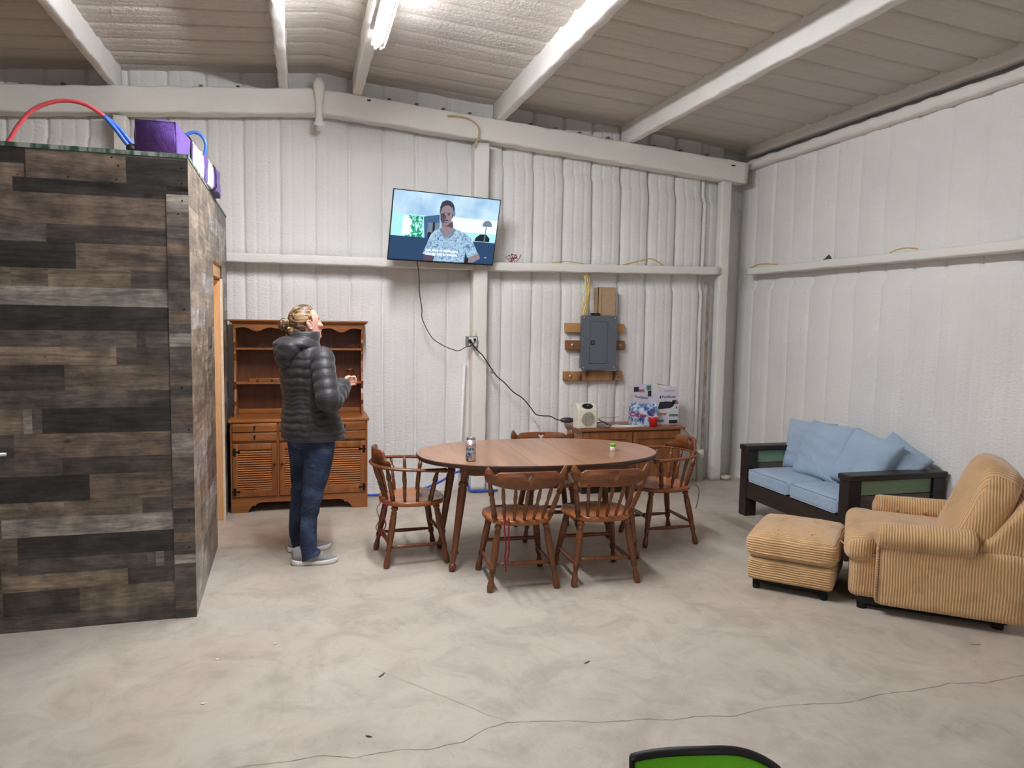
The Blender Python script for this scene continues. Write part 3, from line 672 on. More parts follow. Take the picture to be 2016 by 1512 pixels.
for ci, (a, b) in enumerate(cols_):
    for z0, z1 in ((.692, .764), (.614, .684)):
        mb = MB(); mb.box(a, b, -.012, .018, z0, z1, .004); d = mb.build('drawer', HWX, hu)
        mb = MB(); mb.tube([((a + b) / 2, -.012, (z0 + z1) / 2 + .006), ((a + b) / 2, -.028, (z0 + z1) / 2 + .006)], .005, 8); mb.box((a + b) / 2 - .006, (a + b) / 2 + .006, -.024, -.02, (z0 + z1) / 2 - .016, (z0 + z1) / 2 + .004); mb.ell(((a + b) / 2, -.014, (z0 + z1) / 2 + .008), (.009, .003, .009)); mb.build('pull', plain('antique_brass', (70, 48, 28), .35, .7), d)
    mb = MB(); m_ = .045
    mb.box(a, a + m_, -.012, .012, .14, .594, .003); mb.box(b - m_, b, -.012, .012, .14, .594, .003); mb.box(a + m_, b - m_, -.012, .012, .14, .20, .003); mb.box(a + m_, b - m_, -.012, .012, .54, .594, .003)
    d = mb.build('door', HW, hu)
    mb = MB(); n = 17
    for k in range(n):
        z = .207 + k * (.333 / n); mb.prism([(-.012, z), (-.009, z - .002), (.008, z + .010), (.008, z + .0145), (.004, z + .0145)], a + m_, b - m_, 'x')
    mb.build('louver_panel', LOUV, d); mb = MB(); mb.box(a + m_, b - m_, .009, .012, .2, .54); mb.build('louver_backing', HWD, d)
    if ci != 1:
        sgn = -1 if ci == 0 else 1; hx = a if ci == 0 else b
        for z in (.525, .185):
            mb = MB(); mb.box(min(hx, hx - sgn * .05), max(hx, hx - sgn * .05), -.016, -.012, z - .006, z + .006); mb.box(min(hx - sgn * .006, hx - sgn * .026), max(hx - sgn * .006, hx - sgn * .026), -.0165, -.0121, z - .032, z + .032)
            mb.prism([(hx - sgn * .05, z - .014), (hx - sgn * .062, z), (hx - sgn * .05, z + .014)], -.016, -.012); mb.build('hinge', IRON, d)
    kx = b - .022 if ci == 0 else a + .022
    mb = MB(); mb.tube([(kx, -.012, .415), (kx, -.026, .415)], .005, 8); mb.ell((kx, -.03, .415), (.011, .007, .011)); mb.build('knob', plain('antique_brass', (70, 48, 28), .35, .7), d)
# upper shelves
sp_ = [(.24, .797), (.455, .797), (.455, 1.60), (.19, 1.60), (.19, 1.52), (.205, 1.47), (.185, 1.44), (.215, 1.40), (.225, 1.36), (.205, 1.34), (.235, 1.28), (.215, 1.18), (.19, 1.10), (.21, 1.07), (.235, 1.03), (.215, .99), (.195, .93), (.215, .89), (.17, .85), (.16, .80), (.16, .797)]
for sx in (-1, 1):
    mb = MB(); mb.prism(sp_, sx * .545, sx * .527, 'x'); mb.build('side_board', HW, hu)
mb = MB(); mb.box(-.53, .53, .44, .452, .797, 1.6); mb.build('back_panel', HWD, hu)
for z in (1.372, 1.075): mb = MB(); mb.box(-.528, .528, .215, .44, z, z + .016, .003); mb.build('shelf', HWX, hu)
val = [(-.545, 1.60)]; 
for k in range(41):
    x = -.53 + 1.06 * k / 40; val.append((x, 1.556 - .014 * cos((x) * 2 * pi / .353) - .010 * cos(x * 4 * pi / .353)))
val.append((.545, 1.60)); mb = MB(); mb.prism(val, .182, .2); mb.build('scalloped_valance', HWX, hu)
mb = MB()
for z0, z1, e in ((1.595, 1.606, .012), (1.606, 1.618, .026), (1.618, 1.632, .04)): mb.box(-.545 - e, .545 + e, .19 - e, .455, z0, z1, .003)
mb.build('cornice', HWX, hu)
mb = MB(); mb.box(-.528, .528, .40, .44, .797, .84, .003); mb.build('back_rail', HWX, hu)
t = thing('peg_rail', 'short wooden peg rail lying on the middle shelf of the hutch', 'rail', (-.32, 6.90, 1.091))
mb = MB(); mb.box(-.14, .14, -.012, .006, 0, .032, .003); mb.build('board', HWX, t)
for x in (-.07, .05): mb = MB(); mb.tube([(x, -.012, .016), (x, -.035, .016)], .006, 8); mb.ell((x, -.038, .016), (.010, .006, .010)); mb.build('peg', plain('peg_dark', (72, 40, 24), .35), t)
t_ = NT('clear_glass'); t_.b.inputs['Transmission Weight'].default_value = 1; t_.b.inputs['IOR'].default_value = 1.2; GLASS = t_.done((.95, .96, .95), .03)
t = thing('glass_jar', 'small round glass jar on the hutch shelf', 'jar', (.40, 6.93, 1.091))
mb = MB(); mb.lathe((0, 0, 0), (0, 0, .1), [(0, .03), (.05, .038), (.3, .048), (.55, .048), (.78, .034), (.82, .03), (1, .031), (1, .028), (.82, .027), (.78, .031), (.55, .045), (.3, .045), (.05, .035), (.03, .002)], 24); mb.build('body', GLASS, t)
mb = MB(); mb.lathe((0, 0, .1), (0, 0, .112), [(0, .034), (.8, .034), (1, .03)], 24); mb.build('lid', plain('copper_lid', (130, 84, 58), .4, .4), t)

# ------------------------------------------------------------------ sideboard and what stands on it
SBV = wood('oak_v', (106, 62, 32), (156, 98, 54), 'z', .42, 1.0); SBH = wood('oak_h', (112, 66, 36), (162, 104, 60), 'x', .42, 1.0)
sb = thing('sideboard', 'low oak two-door cabinet against the back wall', 'cabinet', (3.075, 6.87, 0), R(0))
mb = MB(); mb.box(-.52, .52, -.20, .22, .07, .618, .003, 1); mb.build('body', SBV, sb)
mb = MB(); mb.box(-.50, .50, -.17, .2, 0, .07); mb.build('plinth', plain('plinth_dark', (38, 26, 20), .6), sb)
mb = MB(); mb.box(-.555, .555, -.235, .225, .618, .642, .005); mb.build('top', SBH, sb)
for a, b in ((-.51, -.008), (.008, .51)):
    mb = MB(); mb.box(a, a + .06, -.219, -.2, .075, .605, .003, 1); mb.box(b - .06, b, -.219, -.2, .075, .605, .003, 1); mb.box(a + .06, b - .06, -.219, -.2, .075, .14, .003, 1); mb.box(a + .06, b - .06, -.219, -.2, .53, .605, .003, 1); mb.box(a + .06, b - .06, -.208, -.2, .14, .53); d = mb.build('door', SBV, sb)
IV = plain('ivory_plastic', (222, 216, 198), .4)
ht = thing('fan_heater', 'ivory box fan heater with round grille and black dial on the sideboard', 'heater', (2.60, 6.72, .642), R(4))
mb = MB(); pf = []
prof = [(-.10, 0), (.10, 0), (.10, .19), (.09, .225), (.06, .243), (-.06, .243), (-.09, .225), (-.10, .19)]
mb.prism([(-.065, 0), (-.065, .185), (-.022, .241), (.03, .245), (.065, .22), (.065, 0)], -.1, .1, 'x'); o = mb.build('housing', IV, ht); mod(o, 'BEVEL', width=.012, segments=3)
mb = MB(); mb.prism([(-.085, .012), (.085, .012), (.085, .165), (.05, .174), (0, .177), (-.05, .174), (-.085, .165)], -.071, -.064); mb.build('front_panel', plain('ivory_light', (230, 226, 210), .4), ht)
mb = MB()
for k in range(15):
    x = -.063 + .009 * k; h = sqrt(max(0, .069 ** 2 - x * x)); mb.box(x - .0016, x + .0016, -.0745, -.0715, .092 - h, .092 + h); mb.box(-h, h, -.0735, -.0712, .092 + x - .0012, .092 + x + .0012)
mb.tube([(.068 * cos(2 * pi * k / 40), -.073, .092 + .068 * sin(2 * pi * k / 40)) for k in range(40)], .003, 6, closed=True); mb.build('round_grille', plain('grille_beige', (196, 188, 168), .5), ht)
mb = MB(); mb.tube([(0, -.0709, .092), (0, -.0712, .092)], .067, 32); mb.build('grille_shadow', plain('grille_dark', (96, 90, 80), .7), ht)
mb = MB(); mb.ell((0, -.046, .216), (.058, .030, .007), mx=M.Rotation(R(52), 4, 'X'), nu=28); mb.build('dial', plain('black_plastic', (22, 22, 24), .3), ht)
mb = MB(); mb.ell((0, -.052, .221), (.009, .006, .006)); mb.build('dial_mark', plain('chrome', (220, 220, 220), .2, .8), ht)
mb = MB(); mb.box(.1, .108, -.04, .05, .05, .19); mb.build('side_vent', plain('black_plastic', (22, 22, 24), .3), ht)
# drink carton
ct = thing('drink_carton', 'torn open blue and white drink carton on the sideboard', 'carton', (3.245, 6.80, .642), R(-12))
t_ = NT('carton_print'); c_ = t_.ramp(t_.noise(t_.coords((1, 1, .8)), 16, 5, .65, .9), [(.38, lin((30, 62, 132))), (.47, lin((70, 112, 180))), (.54, lin((176, 196, 222))), (.62, lin((216, 222, 232)))]); CP = t_.done(c_, .45)
KR = plain('kraft', (166, 132, 98), .8)
mb = MB(); a, b, c_, h = -.13, .12, .07, .19
mb.box(a, a + .003, -c_, c_, 0, h); mb.box(b - .003, b, -c_, c_, 0, h - .01); mb.box(a, b, -c_, -c_ + .003, 0, h - .005); mb.box(a, b, c_ - .003, c_, 0, h + .02); mb.box(a, b, -c_, c_, 0, .003)
mb.raw([(a, -c_, h), (a + .03, -c_ - .005, h + .06), (a + .1, -c_, h)], [(0, 1, 2)]); mb.build('carton_wall', CP, ct)
mb = MB(); mb.raw([(a + .1, -c_, h - .005), (b, -c_, h - .005), (b, -.01, h + .03), (a + .12, -.01, h + .02)], [(0, 1, 2, 3)]); mb.build('lid_flap', CP, ct)
NAVY = plain('print_navy', (30, 36, 66), .4); PRED = plain('print_red', (170, 30, 44), .4)
mb = MB(); text_into(mb, 'Coors', .062, lambda x, y: V((-.072 + x, -c_ - .001, .095 + y + x * -.1)), bold=.0015, ital=.2); text_into(mb, 'Coors', .05, lambda x, y: V((.085 - y, -c_ - .001, .1 + x)), bold=.001, ital=.2); mb.build('lettering', PRED, ct)
mb = MB(); text_into(mb, 'LIGHT', .04, lambda x, y: V((-.07 + x, -c_ - .001, .045 + y + x * -.1)), bold=.001); text_into(mb, 'LIGHT', .036, lambda x, y: V((.03 + y, -c_ - .001, .1 - x)), bold=.001); mb.build('lettering', NAVY, ct)
# appliance box, opened, two printed sides visible
ab = thing('appliance_box', 'tall white printed appliance box with its flap up, on the sideboard', 'box', (3.45, 6.91, .642), R(0))
LAV = plain('print_white', (214, 210, 222), .5)
mb = MB(); mb.box(-.05, .19, -.09, .06, 0, .30); mb.build('carton_body', LAV, ab)
mb = MB(); mb.box(-.02, .19, -.09, -.087, .30, .375); mb.raw([(-.02, -.087, .375), (.19, -.087, .375), (-.01, .02, .40)], [(0, 1, 2)]); mb.box(-.25, -.05, .04, .043, 0.0, .40); mb.build('flap', LAV, ab)
mb = MB(); mb.raw([(-.02, -.0866, .37), (.188, -.0866, .374), (0.0, .03, .405)], [(0, 1, 2)]); mb.build('inner_flap', KR, ab)
FX = -.0905
mb = MB(); text_into(mb, 'FoodSaver', .036, lambda x, y: V((.082 + x, FX, .268 + y)), bold=.0008); text_into(mb, 'FoodSaver', .034, lambda x, y: V((-.155 + x, 0.0395, .252 + y - .1 * x)), bold=.0008)
mb.prism([(-.02, .29), (-.005, .29), (-.005, .268), (-.012, .262), (-.02, .27)], FX, FX - .0004); mb.box(.03, .15, FX - .0005, FX, .343, .3445); mb.box(.03, .14, FX - .0005, FX, .336, .3375); mb.build('lettering', plain('ink', (28, 28, 36), .5), ab)
for q in ('p', (.12, .165, FX - .0006, FX, .205, .245), 'q', (-.245, -.19, .0388, .0394, .32, .37), (-.09, -.05, .0388, .0394, .27, .33), (.09, .185, FX - .0006, FX, .008, .045)):
    mb = MB(); mb.prism([(-.035, .17), (-.02, .228), (.06, .235), (.135, .225), (.14, .19), (.10, .165), (-.03, .155)], FX, FX - .0006) if q == 'p' else mb.prism([(.16, .165), (.17, .185), (.178, .165), (.172, .155)], FX, FX - .0006) if q == 'q' else mb.box(*q)
    mb.build('printed_picture', plain('ink_soft', (44, 42, 52), .35), ab)
for nm, cl, qs in (('printed_green_patch', plain('print_green', (84, 130, 100), .5), ((.09, .185, FX - .0007, FX, .08, .105), (-.105, -.055, .0386, .0393, .335, .385), (-.03, .03, FX - .0007, FX, .025, .05))), ('printed_meat_picture', plain('print_meat', (178, 104, 100), .5), ((.155, .185, FX - .0008, FX - .0003, .205, .238), (-.02, .06, FX - .0007, FX, .095, .115), (-.19, -.13, .0385, .0394, .315, .345)))):
    for q in qs: mb = MB(); mb.box(*q); mb.build(nm, cl, ab)
t = thing('plastic_cup', 'red plastic party cup on the sideboard', 'cup', (3.30, 6.685, .642))
mb = MB(); mb.lathe((0, 0, 0), (0, 0, .105), [(0, .001), (.0, .034), (.3, .038), (.31, .0395), (.65, .043), (.66, .0445), (.97, .048), (.97, .046), (.05, .032), (.04, .001)], 28); mb.build('body', plain('cup_red', (206, 30, 34), .3), t)
mb = MB(); mb.tube([(.047 * cos(2 * pi * k / 28), .047 * sin(2 * pi * k / 28), .104) for k in range(28)], .0028, 6, closed=True); mb.build('rolled_rim', plain('cup_white', (238, 226, 224), .3), t)
WC = plain('cable_white', (218, 216, 212), .45); BC = plain('cable_black', (24, 24, 26), .4)
def cord(name, pts, r, mat, label, cat='cable', n=8, k=6):
    m_ = MB(); m_.tube(spline(pts, n), r, k); return tag(m_.build(name, mat), label, cat)
cord('white_cable', [(2.76, 6.8, .65), (2.86, 6.72, .65), (2.95, 6.8, .652), (3.03, 6.72, .65), (3.12, 6.69, .655), (3.2, 6.68, .65), (3.1, 6.66, .65), (2.98, 6.68, .655), (2.88, 6.7, .65), (2.8, 6.68, .66), (2.9, 6.67, .65), (3.03, 6.66, .65), (3.15, 6.66, .652), (3.18, 6.70, .66), (3.05, 6.74, .652), (2.9, 6.78, .65)], .0045, WC, 'white cable looped loosely across the sideboard top')
cord('charger_cable', [(2.72, 6.74, .68), (2.78, 6.7, .70), (2.83, 6.72, .67), (2.80, 6.69, .655), (2.74, 6.68, .65), (2.79, 6.66, .65), (2.86, 6.69, .665), (2.8, 6.72, .69), (2.74, 6.72, .72)], .006, plain('cable_grey', (86, 84, 84), .5), 'tangled grey cable beside the fan heater')
t = thing('power_strip', 'dark pointed plug adapter behind the fan heater', 'adapter', (2.47, 6.865, .70), R(-5))
mb = MB(); mb.ell((0, 0, 0), (.075, .03, .028), nu=14, nv=8); mb.build('shell', plain('adapter_dark', (52, 54, 58), .35), t)
mb = MB(); mb.box(.19, .26, -.03, .01, -.02, .02, .006); mb.build('plug_block', BC, t)
cord('yellow_wire', [(2.72, 6.84, .70), (2.85, 6.86, .72), (2.95, 6.9, .712), (3.05, 6.95, .715)], .003, plain('wire_yellow', (206, 172, 60), .5), 'thin yellow wire end poking out behind the fan heater', 'wire')

# ------------------------------------------------------------------ television
BLK = plain('tv_black', (14, 14, 18), .25)
tv = thing('television', 'flat screen television tilted on the wall showing a seated man in a patterned shirt', 'television', (1.219, 6.682, 2.461))
tv.rotation_euler = (R(13.61), 0, R(15.23)); TW, TH = .521, .3015
mb = MB(); mb.box(-TW, TW, 0, .012, -TH, TH, .003, 1); mb.box(-TW * .7, TW * .7, .012, .055, -TH * .9, TH * .2, .01); mb.build('case', BLK, tv)
mb = MB(); b_ = .007
for q in ((-TW, TW, TH - b_, TH), (-TW, TW, -TH, -TH + .012), (-TW, -TW + b_, -TH, TH), (TW - b_, TW, -TH, TH)): mb.box(q[0], q[1], -.004, .001, q[2], q[3])
mb.build('bezel', BLK, tv)
E_ = 2.0
def sky():
    t_ = NT('screen_light'); co = t_.coords(); c = t_.ramp(t_.noise(co, 4.5, 3, .5), [(.35, lin((150, 190, 226))), (.6, lin((196, 226, 244)))])
    t_.l(c, t_.b.inputs['Emission Color']); t_.b.inputs['Emission Strength'].default_value = .46; return t_.done((.01, .01, .01), .2)
def shirt():
    t_ = NT('screen_shirt'); co = t_.coords(); c = t_.ramp(t_.noise(co, 26, 4, .6, 2.5), [(.40, lin((84, 118, 170))), (.47, lin((150, 186, 214))), (.6, lin((176, 208, 226)))])
    t_.l(c, t_.b.inputs['Emission Color']); t_.b.inputs['Emission Strength'].default_value = .45; return t_.done((.01, .01, .01), .2)
def leafy():
    t_ = NT('screen_leaves'); co = t_.coords(); c = t_.ramp(t_.noise(co, 34, 3, .6, 1), [(.42, lin((20, 120, 96))), (.5, lin((40, 176, 140))), (.6, lin((190, 240, 236)))])
    t_.l(c, t_.b.inputs['Emission Color']); t_.b.inputs['Emission Strength'].default_value = .5; return t_.done((.01, .01, .01), .2)
ms = [sky(), emis('scr_sofa', (28, 68, 108), 0.41), emis('scr_window', (176, 240, 242), 0.44), leafy(), emis('scr_panel', (58, 96, 138), 0.44), shirt(), emis('scr_skin', (158, 138, 150), 0.37), emis('scr_hair', (52, 58, 70), 0.37), emis('scr_dark', (18, 22, 34), 0.37), emis('scr_text', (235, 240, 245), 0.67), emis('scr_grey', (112, 132, 150), 0.44), emis('scr_skin_dark', (92, 76, 92), 0.37), emis('scr_bright', (230, 250, 250), 0.50)]
mb = MB(); lay = [0]
def uv(u, v, k): return V((-TW + b_ + u * (2 * TW - 2 * b_), -.0005 - .00012 * k, TH - b_ - v * (2 * TH - b_ - .012)))
def poly(mi, pts):
    lay[0] += 1; mb.mi = mi; n = len(pts); c = (sum(p[0] for p in pts) / n, sum(p[1] for p in pts) / n)
    mb.raw([uv(u, v, lay[0]) for u, v in pts], [tuple(range(n))])
def ellp(mi, cu, cv, ru, rv, n=20, rot=0): poly(mi, [(cu + ru * cos(2 * pi * k / n) * cos(rot) - rv * .56 * sin(2 * pi * k / n) * sin(rot), cv + ru / .56 * cos(2 * pi * k / n) * sin(rot) + rv * sin(2 * pi * k / n) * cos(rot)) for k in range(n)])
poly(0, [(0, 0), (1, 0), (1, 1), (0, 1)])
poly(2, [(0, .33), (.3, .33), (.3, .66), (0, .66)]); poly(12, [(.1, .36), (.17, .35), (.18, .62), (.1, .64)])
poly(3, [(.12, .34), (.28, .345), (.29, .66), (.12, .66), (.2, .58), (.17, .5), (.19, .42)])
poly(12, [(.55, .32), (1, .32), (1, .63), (.55, .63)]); poly(2, [(.55, .53), (1, .53), (1, .655), (.55, .655)])
poly(4, [(.285, .35), (.43, .30), (.45, .66), (.31, .66)]); poly(10, [(.33, .43), (.44, .42), (.44, .6), (.33, .6)]); poly(8, [(.375, .42), (.395, .42), (.4, .6), (.378, .6)]); poly(8, [(.335, .57), (.37, .57), (.37, .66), (.335, .66)])
poly(1, [(0, .655), (1, .665), (1, 1), (0, 1)])
poly(8, [(.8, .6), (.84, .545), (.9, .54), (.94, .6), (.94, .655), (.79, .655)]); ellp(10, .9, .40, .047, .075); poly(12, [(.853, .42), (.945, .42), (.945, .48), (.853, .48)]); poly(10, [(.888, .4), (.896, .4), (.893, .66), (.882, .66)])
# the man: arms, shirt, neck, head
poly(11, [(.315, .90), (.40, .88), (.42, 1), (.33, 1)]); poly(6, [(.76, .82), (.845, .84), (.87, .92), (.80, .99), (.7, 1), (.66, 1), (.72, .94), (.77, .90)]); poly(8, [(.72, .92), (.755, .93), (.75, 1), (.71, 1)])
poly(5, [(.46, .49), (.51, .52), (.58, .49), (.68, .535), (.745, .60), (.79, .70), (.84, .85), (.74, .92), (.715, .82), (.71, 1), (.41, 1), (.42, .93), (.305, .90), (.33, .78), (.36, .62), (.395, .54)])
poly(6, [(.455, .38), (.56, .38), (.575, .50), (.525, .64), (.505, .62), (.46, .50)]); poly(11, [(.455, .42), (.56, .40), (.565, .48), (.47, .46)])
poly(10, [(.455, .485), (.505, .62), (.52, .66), (.49, .63), (.44, .52)]); poly(10, [(.575, .485), (.53, .64), (.52, .66), (.56, .62), (.60, .50)])
ellp(7, .497, .235, .071, .155); ellp(10, .548, .22, .022, .06); ellp(6, .491, .30, .058, .158); poly(11, [(.437, .28), (.48, .30), (.475, .42), (.462, .43), (.442, .38)])
poly(7, [(.433, .24), (.45, .17), (.50, .15), (.545, .18), (.555, .26), (.56, .18), (.53, .10), (.48, .075), (.44, .11), (.425, .19)])
poly(8, [(.448, .275), (.475, .265), (.476, .275), (.45, .285)]); poly(8, [(.497, .262), (.527, .262), (.526, .272), (.498, .274)]); ellp(8, .464, .296, .010, .010); ellp(8, .512, .29, .010, .010); poly(11, [(.485, .29), (.493, .34), (.487, .355), (.474, .345)]); poly(7, [(.465, .378), (.488, .362), (.518, .37), (.515, .385), (.488, .378), (.47, .392)]); poly(11, [(.475, .40), (.51, .395), (.5, .41), (.48, .412)])
ellp(10, .565, .27, .010, .035)
mb.mi = 9; K = lay[0] + 3
for i, sx in enumerate(('Just want to make sure', 'nobody gets in trouble.')): text_into(mb, sx, .034, lambda x, y: uv(0, 0, K) + V((.51 * 1.0 - .012 + x - .0, 0, -.497 - .034 * i + y)), bold=.0006)
text_into(mb, 'max', .014, lambda x, y: uv(0, 0, K) + V((.945 + x, 0, -.53 + y)))
mb.build('lit_screen', ms, tv)
mt = thing('folding_arm_mount', 'black folding arm holding the television off the wall', 'bracket', (1.27, 6.93, 2.43))
mb = MB(); mb.box(-.02, .02, -.16, .0, -.015, .015); mb.tube([(0, 0, -.03), (0, 0, .03)], .018, 10); mb.box(-.02, .25, -.012, .02, -.015, .015); mb.build('arm', IRON, mt)
mb = MB(); mb.box(.2, .3, .07, .1, -.12, .12); mb.box(.235, .265, 0, .08, -.015, .015); mb.build('wall_plate', IRON, mt)

# ------------------------------------------------------------------ cords, outlet, wires on the back wall
STEEL = plain('galvanised', (150, 152, 154), .4, .6)
ob = thing('outlet_box', 'small metal outlet box with two plugs on the back wall post', 'outlet', (1.525, 6.93, 1.455))
mb = MB(); mb.box(-.055, .055, 0, .05, -.05, .05, .004, 1); mb.build('box', STEEL, ob)
mb = MB(); mb.box(-.03, .045, -.004, 0, -.042, .042, .002, 1); mb.build('receptacle', plain('ivory_white', (236, 234, 226), .4), ob)
mb = MB(); mb.rbox((-.018, -.02, .015), (.013, .018, .02), .008, 4, mx=M.Rotation(R(-25), 4, 'Y')); mb.build('plug', BC, ob)
mb = MB(); mb.rbox((.022, -.018, .02), (.011, .014, .013), .006, 4); mb.build('plug', BC, ob)
mb = MB(); mb.box(.035, .052, -.012, .0, -.085, -.055, .002, 1); mb.build('bracket_tab', STEEL, ob)
cord('wire_loop', [(1.515, 6.93, 1.505), (1.51, 6.915, 1.545), (1.53, 6.91, 1.565), (1.56, 6.915, 1.55), (1.555, 6.93, 1.505)], .004, plain('wire_cream', (226, 206, 158), .5), 'cream wire looped above the outlet box', 'wire')
cord('thin_black_cord', [(.965, 6.70, 2.19), (.99, 6.72, 2.05), (1.0, 6.76, 1.9), (1.03, 6.8, 1.75), (1.05, 6.9, 1.66), (1.14, 6.95, 1.50), (1.23, 6.95, 1.43), (1.33, 6.95, 1.385), (1.40, 6.94, 1.37), (1.46, 6.93, 1.40), (1.53, 6.915, 1.43), (1.54, 6.9, 1.455)], .0042, BC, 'thin black cord hanging from the television to the outlet')
cord('extension_cord', [(1.51, 6.91, 1.47), (1.54, 6.89, 1.41), (1.58, 6.89, 1.365), (1.62, 6.9, 1.33), (1.66, 6.92, 1.28), (1.72, 6.94, 1.20), (1.78, 6.96, 1.125), (1.86, 6.97, 1.06), (1.95, 6.97, .97), (2.04, 6.96, .91), (2.12, 6.95, .82), (2.17, 6.94, .755), (2.24, 6.93, .738), (2.31, 6.92, .735), (2.36, 6.9, .71), (2.40, 6.88, .70), (2.44, 6.86, .705)], .0055, BC, 'black extension cord sagging from the outlet to the fan heater')
mb = MB(); mb.box(-.015, .015, -.006, .006, -.012, .012); o = mb.build('cable_tag', STEEL); o.location = (1.725, 6.93, 1.165); tag(o, 'small metal tag hanging on the black extension cord', 'tag')
mb = MB(); mb.tube([(1.478, 7.035, 1.29), (1.44, 7.0, .45), (1.425, 6.97, .0)], [.014, .014, .014], 8); tag(mb.build('white_pipe', plain('pipe_white', (232, 232, 232), .35)), 'thin white plastic pipe leaning on the back wall below the outlet', 'pipe')
cord('roof_wire', [(1.27, 6.925, 3.50), (1.36, 6.92, 3.505), (1.46, 6.91, 3.49), (1.53, 6.90, 3.45), (1.56, 6.90, 3.40), (1.555, 6.91, 3.33), (1.535, 6.925, 3.27), (1.53, 6.92, 3.235)], .007, plain('wire_tan', (190, 168, 112), .5), 'tan electric wire curling over the roof beam', 'wire')
YW = plain('wire_yellow', (206, 172, 60), .5)
cord('shelf_wire', [(2.32, 6.98, 2.222), (2.42, 6.985, 2.238), (2.55, 6.99, 2.236), (2.68, 7.0, 2.222)], .004, YW, 'yellow wire lying flat on the wall beam beside the television', 'wire')
cord('shelf_wire', [(3.05, 6.99, 2.225), (3.15, 6.99, 2.25), (3.27, 6.985, 2.28), (3.37, 6.985, 2.30), (3.45, 6.98, 2.265), (3.52, 6.98, 2.225)], .006, YW, 'yellow wire arching over the wall beam above the breaker panel', 'wire')
cord('shelf_wire', [(4.46, 6.9, 2.245), (4.44, 6.75, 2.265), (4.445, 6.6, 2.262), (4.45, 6.45, 2.246)], .006, YW, 'yellow wire on the right wall beam next to the corner', 'wire')
cord('shelf_wire', [(4.45, 4.98, 2.245), (4.445, 4.9, 2.262), (4.445, 4.8, 2.266), (4.45, 4.7, 2.25)], .005, YW, 'short dull wire further along the right wall beam', 'wire')
mb = MB(); mb.raw([(4.45, 5.78, 2.24), (4.46, 5.66, 2.24), (4.47, 5.72, 2.29), (4.49, 5.72, 2.24)], [(0, 1, 2), (1, 3, 2), (3, 0, 2), (0, 3, 1)]); tag(mb.build('dark_scrap', plain('scrap', (64, 62, 66), .7)), 'small dark triangular scrap on the right wall beam', 'scrap')
mb = MB(); rr = random.Random(5)
for k in range(9):
    a = rr.uniform(0, 2 * pi); c0 = V((1.93 + .03 * rr.uniform(-1, 1), 6.98, 2.213)); mb.tube(spline([c0, c0 + V((.03 * cos(a), .012 * sin(a), .025 + .02 * rr.random())), c0 + V((.055 * cos(a), .02 * sin(a), .03 + .05 * rr.random())), c0 + V((.06 * cos(a + 1), .02 * sin(a), .02 + .05 * rr.random()))], 4), .003, 5)
tag(mb.build('red_wire_tuft', plain('wire_red', (132, 52, 44), .5)), 'tuft of dark red wire sitting on the wall beam', 'wire')
# breaker panel with boards
bp = thing('breaker_panel', 'grey steel electrical breaker panel on the back wall', 'breaker panel', (2.815, 6.95, 1.455), 0)
GP = plain('panel_grey', (98, 104, 112), .4, .15, .04)
mb = MB(); mb.box(-.165, .175, 0, .10, -.26, .255); mb.build('back_box', GP, bp)
mb = MB(); mb.box(-.185, .185, -.006, .0, -.265, .265, .003, 1); mb.build('cover', GP, bp)
mb = MB(); mb.box(-.1, .085, -.010, -.006, -.205, .205, .0015, 1); d = mb.build('door', GP, bp)
mb = MB(); mb.box(-.09, -.05, -.013, -.010, -.022, .022); mb.build('latch', plain('latch_black', (26, 28, 32), .35), d)
mb = MB(); mb.box(-.076, -.062, -.017, -.013, -.012, .012); mb.build('latch_tab', GP, d)
mb = MB()
for q in ((-.103, -.1005, -.208, .208), (.0855, .088, -.208, .208), (-.103, .088, .2055, .208), (-.103, .088, -.208, -.2055)): mb.box(q[0], q[1], -.0068, -.006, q[2], q[3])
mb.build('door_gap', plain('gap_dark', (36, 38, 42), .7), bp)
for x, z in ((-.165, .245), (.165, .245), (-.165, -.245), (.165, -.245)): mb = MB(); mb.tube([(x, -.006, z), (x, -.010, z)], .006, 10); mb.build('screw', plain('screw_bright', (205, 205, 205), .3, .6), bp)
mb = MB(); mb.box(-.075, .015, .02, .07, .265, .292, .004, 1); mb.build('conduit_clamp', plain('clamp_black', (22, 22, 24), .45), bp)
BW1 = wood('board_pale', (176, 124, 74), (206, 156, 104), 'x', .6, .8, coat=0); BW2 = wood('board_brown', (120, 74, 42), (158, 104, 62), 'x', .6, .8, coat=0)
t_ = NT('board_stained'); c_ = t_.ramp(t_.noise(t_.coords((2.2, 1, .5)), 5, 3, .5), [(.38, lin((74, 38, 22))), (.46, lin((162, 112, 68))), (.7, lin((182, 134, 86)))]); BW3 = t_.done(c_, .6)
for z, x0, x1, mt_, lb, ws in ((1.598, 2.50, 3.13, BW1, 'pale wooden board behind the top of the breaker panel', 0), (1.425, 2.51, 3.14, BW2, 'brown wooden board with washers behind the middle of the breaker panel', 1), (1.115, 2.495, 3.125, BW3, 'stained wooden board with washers just below the breaker panel', 1)):
    b_o = thing('mounting_board', lb, 'board', ((x0 + x1) / 2, 7.085, z), R(0)); L = (x1 - x0) / 2
    mb = MB(); mb.box(-L, L, -.035, .02, -.046, .046, .004, 1); mb.build('plank', mt_, b_o)
    if ws:
        for x in (-L + .065, L - .055): mb = MB(); mb.tube([(x, -.035, 0), (x, -.038, 0)], .018, 16); mb.tube([(x, -.037, 0), (x, -.043, 0)], .008, 6); mb.build('washer_bolt', plain('zinc', (176, 176, 172), .4, .5), b_o)
